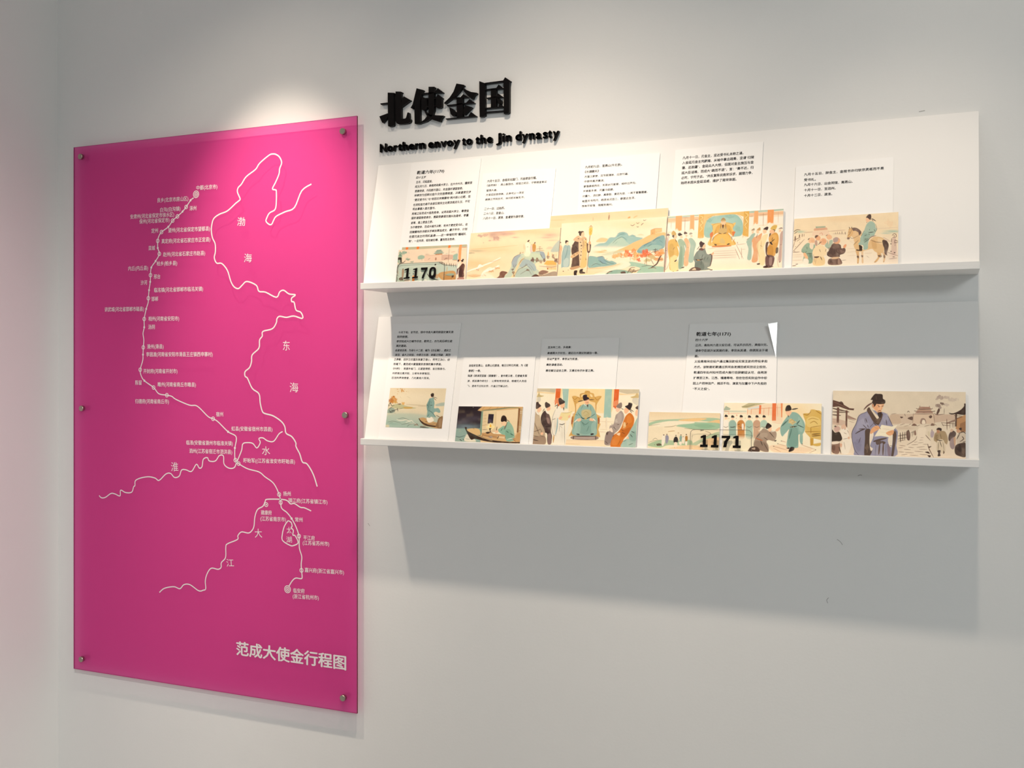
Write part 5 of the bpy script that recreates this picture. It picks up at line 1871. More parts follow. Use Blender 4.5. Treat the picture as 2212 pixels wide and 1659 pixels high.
picture(PL2, ((1160.8, 839), (1381, 841), (1373, 965), (1150.8, 959)), 2, 'picture of a seated man in a teal robe and black winged hat among officials',
        Crop(1140, 830, 250), 'F8E8CA', '''
P C9BC9E .95 5 185 80 542 80 520 168 330 142 180 142
P B9B8A4 .6 8 420 85 540 85 525 150 430 140
P C9BC9E .95 5 1750 95 2140 100 2128 172 1900 187 1750 152
P EBCB92 .9 6 180 142 520 168 515 188 178 162
P EBCB92 .9 6 1750 172 1900 192 2125 177 2122 194 1750 208
P F3D7A0 1 6 785 85 1482 90 1470 560 780 520
B F8E8CA .95 1100 600 420 60
P DC6428 1 5 540 80 637 80 604 420 515 430
B E8996A .8 560 330 60 80
B F8E8CA 1 545 455 70 80
P DC6428 1 5 1655 94 1750 96 1722 490 1630 490
B E8996A .8 1675 380 60 80
B F8E8CA 1 1668 520 70 80
P A3C2B4 1 6 660 84 787 86 757 480 690 480
B F8E8CA .95 722 510 60 60
P A0C0B2 1 6 1480 92 1612 94 1592 640 1452 640
B F8E8CA .9 1520 670 90 40
P EFD49A .95 4 635 84 662 84 640 400 606 400
P EFD49A .95 4 1612 94 1654 94 1624 480 1592 560
S C4AE78 1 4 178 232 210 170 225 170 240 208 312 222 250 246 182 248
L B89A5C .9 8 215 140 215 180
S CFC8B4 .8 8 185 252 245 252 240 330 182 330
S CDB27A 1 4 1968 245 2050 218 2085 168 2122 208 2117 262 2010 268
S CFC8B4 .8 8 2010 272 2112 272 2107 400 2010 352
S D6A85C 1 5 895 400 870 310 850 240 900 222 960 240 1000 250 1000 190 1080 165 1100 128 1180 128 1200 160 1262 180 1282 240 1350 225 1412 233 1372 300 1332 360 1310 420 1310 560 1402 620 1362 660 1340 740 1392 760 1350 880 1385 1005 1300 1005 860 985 785 995 850 860 828 760 870 740 838 640 890 560 910 480
P F2D29A 1 6 920 380 1000 330 1100 262 1200 330 1292 352 1302 560 1240 420 1000 400 928 545
S F3D7A0 1 4 1020 240 1040 200 1090 190 1070 230
S F3D7A0 1 4 1240 245 1230 205 1190 190 1200 235
L B07830 .95 10 850 240 900 295 960 250 1002 302
L B07830 .95 10 1282 250 1330 302 1402 240
L B07830 .95 9 1002 250 1010 190 1080 170
L B07830 .9 8 1100 170 1140 140 1185 165
L B07830 .95 10 920 360 915 545
L B07830 .95 10 1310 370 1302 545
L B07830 .9 8 870 310 930 350
L C08A40 .9 8 850 860 830 940 860 980
L C08A40 .9 8 1350 880 1370 950 1340 990
S A86232 1 4 838 660 872 618 862 740 833 762
S A86232 1 4 1340 650 1372 638 1373 740 1340 752
L A86232 .9 10 860 580 890 560
S 93B3A6 1 4 1080 380 1180 378 1240 420 1302 540 1335 700 1325 850 1315 965 1200 990 865 965 868 800 900 620 950 500 1020 410
S 7C9F94 .7 12 1030 690 1200 690 1300 760 1240 900 1100 960 960 900 960 760
S A3C0B2 .6 14 900 760 1000 720 1000 920 890 940
S A3C0B2 .6 14 1220 760 1310 720 1300 920 1220 920
S C6B684 .95 8 1030 512 1120 480 1212 512 1202 612 1110 642 1038 612
L AA9050 .9 8 1060 560 1110 520 1162 560 1110 592
L AA9050 .8 7 1080 600 1150 610 1180 560
L D9CA9A .8 6 1050 530 1100 500 1160 510
L 2E2420 1 16 1020 630 1060 657 1092 657
L 2E2420 1 16 1130 657 1195 628
P C9A860 1 3 1085 640 1132 640 1127 672 1090 672
L EFE6D2 1 18 895 725 960 660
L EFE6D2 1 18 1250 660 1295 705
S F0BE98 1 3 938 682 1000 648 1022 690 970 714
S F0BE98 1 3 1178 692 1200 648 1253 670 1253 704
L 3F6458 .95 11 960 548 1032 632
L 3F6458 .95 11 1285 568 1210 622
L 3F6458 .9 10 908 578 965 592
L 3F6458 .9 10 1050 730 1100 772 1165 728
L 3F6458 .8 9 1020 700 1082 802
L 3F6458 .8 9 1170 800 1128 905
L 4F7468 .8 9 900 730 880 852
L 4F7468 .8 9 1312 730 1312 862
L 4F7468 .7 8 1060 400 1020 480
L 4F7468 .7 8 1200 420 1210 520
S 2E1C1A 1 3 928 946 980 948 992 972 950 968
S 2E1C1A 1 3 1203 946 1250 938 1264 960 1210 974
S F2C09A 1 3 1083 300 1162 283 1172 350 1140 392 1100 374
S E6A67C .6 5 1100 330 1165 330 1150 385 1110 370
L 4A3228 .9 5 1110 312 1128 310
L 4A3228 .9 5 1145 308 1160 306
L F3ECE0 1 12 1078 380 1112 412
S 2E1E22 1 3 1056 215 1130 202 1136 240 1170 260 1167 287 1073 314
L 3A2A2A 1 18 968 332 1065 310
L 3A2A2A 1 14 1170 295 1268 295
L 5A3A2E .9 6 1122 350 1168 350
S 4A342E 1 3 1132 395 1158 395 1146 445
S 9A8478 1 4 868 992 1307 992 1302 1062 868 1052
S B8A498 .8 6 920 1010 1260 1012 1250 1045 930 1040
L 3A2A24 1 14 862 992 1310 994
L 3A2A24 1 14 880 1000 868 1054
L 3A2A24 1 14 1298 1000 1302 1064
P F3DAB4 .95 6 710 1062 1500 1072 1480 1195 700 1155
L D9B890 .9 9 710 1065 1482 1076
L D0A880 .9 9 710 1138 1000 1148
L E3CCA8 .9 11 1380 712 1640 722
L E3CCA8 .9 10 1380 862 1520 867
L D9C0A0 .9 11 1370 910 1500 915
L EBDCC0 1 26 1505 640 1508 860
L D9BC98 .8 6 1490 640 1492 860
S F1E9D6 1 5 530 480 600 420 680 490 702 560 702 740 722 1150 478 1140 500 985 458 950 470 640
B D9CDB6 .7 530 780 50 150
B E3D9C4 .7 660 950 40 150
L 8FB0B4 1 20 572 650 562 820 530 965
L 8FB0B4 1 18 800 650 760 862
S F1E9D6 1 5 740 690 800 650 800 700 760 900 725 950
L 8A7A6A .9 8 530 488 480 620 458 800 480 950 545 988
L 8A7A6A .8 8 612 780 602 905
L 6A5A4C .9 8 702 760 707 1150
L 8A7A6A .8 7 620 790 660 840
L 5A4A40 .9 10 475 680 530 655
S F2BE96 1 3 620 392 660 353 708 365 703 430 660 464 628 442
L 4A3228 .9 5 670 375 690 372
S 43332E 1 3 588 282 630 262 660 290 702 320 709 352 620 394 600 374
L 2E2420 1 15 580 390 518 422
L 2E2420 1 14 577 400 560 468
S 3A2A26 1 3 678 450 698 455 690 508
P EDDA9E 1 4 640 540 760 545 855 513 822 590 762 692 640 692 598 640
L B08A4A .9 7 655 545 760 548 855 515
S F0B890 1 3 588 652 640 612 658 640 620 682
S F0B890 1 3 773 612 810 588 813 632 780 644
L 3A3028 1 15 608 762 660 772 708 748
L C9923C 1 20 502 980 486 1115
S 4A3834 1 4 248 640 320 508 400 560 452 740 442 900 465 1000 442 1140 388 1140 370 950 318 920 278 820
S 6E5850 .9 8 350 570 420 600 442 760 378 742
B 362622 .7 300 760 40 80
S 8A7068 1 6 378 980 440 935 455 1125 380 1140
L 2A1E1C 1 12 330 805 445 812
L 2A1E1C .9 12 338 905 432 942
L 2A1E1C .9 10 375 980 380 1100
S 9A7E74 .9 6 360 640 410 660 420 740 380 740
S F2C09A 1 3 368 432 422 413 434 480 390 512 363 492
S 4A3C36 1 3 328 372 355 337 382 355 422 380 428 422 348 454
L 3A2E2A 1 12 320 468 288 524
S F3EADA 1 3 340 500 390 530 400 570 360 550
S BCA588 1 5 150 530 220 580 252 720 322 880 335 1000 335 1145 95 1145 105 900
S 9A806A .8 12 110 1010 330 1000 325 1145 100 1145
S CDB898 .6 12 160 600 220 640 240 800 160 780
L 5A4638 .95 10 130 740 180 860 222 962
L 5A4638 .95 11 118 905 200 882 232 860
L 5A4638 .9 11 108 985 200 1002
L 5A4638 .9 9 240 850 302 985
L 3A2A24 1 15 98 1060 200 1080
L 4A3A30 .9 9 230 980 320 1005
S F2C4A0 1 3 188 462 240 428 264 480 230 534 188 524
S 4A3630 1 3 156 358 200 337 217 370 258 410 240 432 162 474
S F3EADA 1 3 155 500 205 560 215 590 170 560
S F0BE98 1 3 248 932 290 918 293 960 260 974
S A8988E 1 5 1680 600 1720 560 1790 508 1845 620 1792 770 1740 870 1650 960 1602 1100 1582 1170 1465 1145 1500 930 1560 900 1568 800 1640 760
S 8F7C74 .9 10 1498 940 1640 900 1602 1100 1480 1150
S BCAEA4 .6 10 1720 580 1790 560 1790 720 1720 740
S 5A463E 1 4 1498 935 1545 900 1520 975
L 5A463E .9 12 1485 1090 1530 1140
S F2C6A6 1 3 1688 452 1740 438 1773 480 1720 534 1683 502
S 8A7A70 1 3 1693 432 1740 370 1792 352 1804 420 1772 464
L 4A3A34 1 12 1790 465 1832 482
L 4A3A34 .9 10 1640 820 1692 872
B C9BCAE .9 1690 705 40 50
B 3A2A24 1 1730 772 26 11
B 3A2A24 1 1650 820 17 9
B 3A2A24 .9 1610 765 12 10
S F3DCC4 1 4 1560 870 1600 830 1630 910 1600 915
S D27626 1 5 1880 600 1960 548 2035 650 2014 800 1950 900 1900 980 1830 1060 1780 1195 1582 1195 1630 990 1720 920 1790 820 1830 700
S B8601C .7 12 1800 900 1980 820 1900 980 1790 1012
S E08A3C .6 12 1900 620 1960 600 1990 720 1900 740
S E08A3C .6 12 1640 1040 1760 980 1720 1150 1620 1160
B E3B878 .95 1850 775 40 66
B F0CFA0 .7 1848 770 20 40
S F0BA90 1 3 1848 472 1900 448 1942 490 1890 562 1848 542
S 2E2222 1 3 1858 424 1915 395 1932 352 2000 373 1972 472 1940 492 1900 462
L 2E2420 1 14 1960 480 2022 524
L 2E2420 1 13 1950 490 1988 545
L 6A3410 .95 10 1880 785 1912 740
L 6A3410 .95 12 1788 870 1832 887
L 6A3410 .9 10 1800 920 1862 952
L 6A3410 .9 12 1625 1000 1650 975
L 8A4A18 .8 8 1720 1160 1780 1060
S F3D6B0 1 4 1698 952 1762 928 1752 982
S A3BEB0 1 5 2100 640 2082 800 2075 1000 2066 1205 1785 1205 1830 1080 1900 1030 1950 900 2020 780
S 86A698 .7 12 1960 940 2060 900 2060 1080 1950 1060
S F2C09A 1 3 2058 522 2102 478 2098 602 2056 592
S 4A342E 1 3 2056 452 2114 408 2108 482
L 3A3A34 1 12 1980 900 2042 932
L 3A3A34 1 12 1960 960 2002 1012
L 4A5A50 .9 10 1818 1095 1882 1070
L 4A5A50 .9 11 1930 1162 2012 1130
S F0BE98 1 3 1880 1035 1925 1000 1930 1045''', W2)

picture(PL2, ((1403, 890), (1556, 892.5), (1552.8, 972), (1399, 967.5)), 2, 'small picture of villagers in green and sandy fields',
        Crop(1390, 860, 400), 'EFDFBE', '''
G E3C79C .7 500 165 500 290
S A9C2A0 1 6 60 300 200 262 420 250 620 240 800 235 915 250 915 290 700 275 500 270 300 285 160 300 60 332
S EBC48A 1 6 420 262 600 240 760 245 640 276 480 276
S E9C28A 1 5 720 302 900 258 918 322 760 306
S 9DBF9E 1 5 390 332 520 290 680 290 900 300 915 360 760 382 600 370 480 350
S 86AE8C .6 8 600 320 760 310 860 340 720 360
S F1E5C8 1 6 100 322 300 275 560 280 602 300 400 320 200 342
S B3C4A0 .9 6 560 562 700 482 900 400 908 472 760 490 620 572
S EBC79A 1 6 720 502 900 468 900 562 760 562
S A9BF98 1 6 45 562 200 500 400 510 560 500 562 562 300 562 200 592
S E9C79A .9 8 290 598 560 560 720 592 640 622 300 612
L 8A7A5A .9 6 250 346 340 340 392 325
L 8A7A5A .8 5 60 332 200 310
L 6F7A5A .9 6 490 362 640 376 722 386
L 7A7A54 .8 5 60 532 120 510 222 500
L 8A7A5A .9 7 740 395 805 430 690 482
L 9A8A64 .8 5 60 275 240 258
B 5A4A38 1 180 556 40 14
L 5A4A38 .8 5 110 500 140 480 170 495
L 3A3A34 .9 9 680 392 725 380
L CDA878 1 14 298 401 372 392
P F3E4C0 1 4 302 403 372 396 352 432 302 432
S F1E7D2 1 3 225 450 250 443 257 520 230 575 216 540
B 5A3020 1 243 440 11 9
S 9390A0 1 3 264 450 295 448 302 490 280 545 264 520
B 5A3020 1 280 434 10 9
S 2E2828 1 3 363 482 390 458 414 490 407 532 363 532
B 3A2018 1 388 447 10 9
S F3DCC0 1 3 368 532 402 532 400 588 370 583
S 8AA898 1 3 428 462 455 450 462 490 440 524
B 5A3A24 1 448 440 10 9
S B07A34 1 3 498 462 525 453 528 500 505 524
B 5A3A20 1 512 436 10 9
S F0E0C8 1 3 463 470 490 468 487 542 458 532
B 7A5A40 .9 475 462 9 7
S EAD9B8 1 3 408 432 430 425 432 472 410 472
B B08A50 1 418 416 13 6
S F3E6D0 1 3 428 522 456 525 452 558 428 552
S F3E6D0 1 3 498 522 524 520 518 562 500 560
L 6A4A38 .8 4 375 585 372 595
L 6A4A38 .8 4 395 585 400 592''', W2)

OPS9 = '''
B F3D6A2 .8 1780 150 320 130
P F1D6B4 1 5 1240 90 1662 60 1662 300 1540 292 1540 205 1250 195
P BFB48A 1 4 1173 102 1260 58 1490 55 1330 92 1240 120 1180 116
L 8A8058 .9 8 1175 102 1240 100 1330 75
P DADACF 1 4 1240 120 1400 90 1400 116 1250 142
L E0A47C .9 8 1290 132 1640 112
P E2703C 1 4 1385 85 1408 85 1402 190 1378 190
P E4743F 1 4 1540 60 1588 60 1582 270 1534 270
P E8905C 1 4 1640 60 1664 60 1657 230 1644 230
L E39A70 .9 8 1290 130 1285 197
L E39A70 .9 7 1440 120 1435 202
L E39A70 .9 7 1500 110 1490 212
L E39A70 .9 7 1600 90 1600 222
L EBB490 .8 7 1620 150 1618 220
L E3A880 .9 8 1540 292 1645 306
L E39A70 .9 8 1245 130 1240 200
B F8E9CA 1 1480 310 210 32
P A3B09A 1 4 960 132 985 93 1042 125 1030 142 958 148
P CDD0B8 .95 4 965 148 1232 150 1232 170 965 170
L E3A684 .9 9 958 157 1022 158
L E3A684 .9 8 1020 158 1020 202
L E9B898 .9 8 960 185 1230 182
B E08A60 .9 1115 205 9 12
'''
for x_, c_, h_ in ((987, 'F3EADA', 240), (1065, '98B5A6', 248), (1167, 'C98642', 244), (1265, 'A5C2AE', 248), (1356, 'C79E80', 246), (1440, 'B0C8B4', 246)):
    OPS9 += '''S %s 1 4 %d 300 %d 266 %d 266 %d 312 %d 372 %d 480 %d 480 %d 382
B F3CDA8 1 %d %d 19 17
S 2E2420 1 3 %d %d %d %d %d %d %d %d %d %d
L 5A4A3A .8 7 %d 340 %d 350 %d 335
''' % (c_, x_ - 46, x_ - 20, x_ + 20, x_ + 46, x_ + 40, x_ + 36, x_ - 36, x_ - 42, x_, h_, x_ - 18, h_ - 20, x_ - 10, h_ - 42, x_ + 14, h_ - 36, x_ + 20, h_ - 16, x_ - 12, h_ - 14, x_ - 30, x_, x_ + 28)
OPS9 += '''
B F8E9CA .95 1100 490 240 36
B F8E9CA .9 1440 400 60 70
B F8E9CA .8 980 420 40 70
S F6EADA 1 3 1175 312 1196 312 1196 372 1178 372
L 4A3A30 .9 8 1125 318 1150 310
L 3A3A34 .9 10 1040 350 1100 345
B 4A342C .8 1110 243 8 5
B 4A342C .8 1216 240 8 5
B 4A342C .8 1300 238 8 5
B 4A342C .8 1388 236 8 5
B 4A342C .8 1020 243 8 5
S F0CDA8 .7 14 1540 560 2000 600 1900 660 1560 645
L C99A76 .9 7 1555 577 1720 622
L C99A76 .9 7 1605 547 1700 572
L C99A76 .9 7 1648 512 1702 527
L C99A76 .9 7 1890 560 2060 617
L C99A76 .9 7 2060 620 1980 655
L C99A76 .8 7 1555 600 1640 642
B 4A342C 1 1555 576 11 7
B 4A342C 1 1605 546 10 7
B 4A342C 1 1648 512 10 7
B 4A342C 1 2057 618 8 6
S A58F7B 1 4 1340 470 1380 410 1440 365 1500 390 1580 398 1588 460 1560 513 1500 502 1470 522 1493 645 1340 602 1318 540
S 86705F .7 10 1340 512 1480 542 1482 642 1330 592
S B8A48E .6 8 1400 420 1480 420 1470 470 1400 470
L B8663C .95 13 1343 480 1422 507
L 4A3A30 .95 9 1392 420 1350 472
L 4A3A30 .95 10 1400 510 1422 565
L 4A3A30 .9 9 1500 400 1562 472
L 4A3A30 .9 8 1440 468 1485 502
L 4A3A30 .9 8 1440 540 1490 630
S F2C6A0 1 3 1488 362 1527 343 1528 390 1500 402
S 33241E 1 3 1458 342 1480 298 1502 303 1533 335 1490 367 1463 362
S 3A2A24 1 3 1558 513 1588 500 1582 518
S 4E3A30 1 4 1252 620 1290 580 1362 585 1385 640 1258 635
S C9B098 .9 4 1290 605 1330 590 1330 615
L 8A7A70 .9 7 1460 350 1418 374
S F0BE96 1 3 1572 387 1620 348 1637 364 1600 398
L F3E9D6 .9 9 1525 402 1580 392
S 8FB1A3 1 4 1720 215 1770 168 1850 188 1922 290 1928 370 1900 432 1850 442 1852 565 1830 595 1713 585 1730 440 1740 370 1660 460 1636 350
S 73988B .7 10 1740 372 1840 362 1842 565 1730 562
S A5C2B2 .6 8 1850 220 1900 300 1900 400 1860 380
B D9BE84 1 1775 280 44 34
L B8985A .9 7 1745 280 1775 258 1805 285 1770 300
L 3A3430 1 13 1753 347 1832 335
B D9B060 1 1765 345 8 6
B D9B060 1 1790 346 8 6
L 2F4A42 .95 12 1830 312 1867 268
L 2F4A42 .95 10 1840 320 1912 352
L 3F5E54 .9 9 1770 370 1740 485
L 3F5E54 .9 9 1730 260 1660 332
L 3F5E54 .9 8 1700 280 1640 345
L F3EADA .9 7 1735 385 1665 455
S F2C09A 1 3 1698 157 1740 148 1773 165 1740 213 1708 192
S 2E2422 1 3 1693 142 1710 93 1750 86 1768 140 1708 157
L 2E2422 1 15 1775 135 1842 124
L 4A342A .95 9 1728 205 1735 228
S 2E1E1A 1 3 1758 585 1802 590 1792 625 1745 643 1733 632
S 2E1E1A 1 3 1703 597 1742 590 1737 608
S 8FB1A3 1 4 1868 430 1902 430 1898 550 1868 522
B 6A4A34 1 1898 548 10 7
S D9B25C 1 5 1908 190 1980 178 2000 138 2060 143 2135 195 2135 540 2010 560 1995 480 1930 400 1935 290
S E6C678 1 5 1950 250 2020 218 2105 250 2105 342 1960 342
L A8792C .95 10 1908 190 1960 202 2000 160
L A8792C .95 10 2060 150 2125 192
L A8792C .9 9 1990 300 2040 278 2082 312
L A8792C .9 9 2000 350 2115 330
L A8792C .9 9 1930 402 2115 400
L A8792C .9 9 2010 440 2115 440
L A8792C .9 9 2000 350 2000 422
L A8792C .8 8 1970 260 2020 240 2090 260
L 5A3A20 .95 10 2015 432 2112 422
L 5A3A20 .9 10 2015 455 2112 446
P F8E9CA 1 4 2032 482 2125 502 2125 532 2032 547
P C99A40 1 3 1990 480 2032 480 2022 568 1993 568
'''
picture(PL2, ((1564.7, 870), (1775, 872), (1773, 979), (1560, 973)), 2, 'picture of a teal-robed man helping a kneeling man rise beside a golden throne',
        Crop(1390, 860, 400), 'F8E9CA', OPS9, W2)

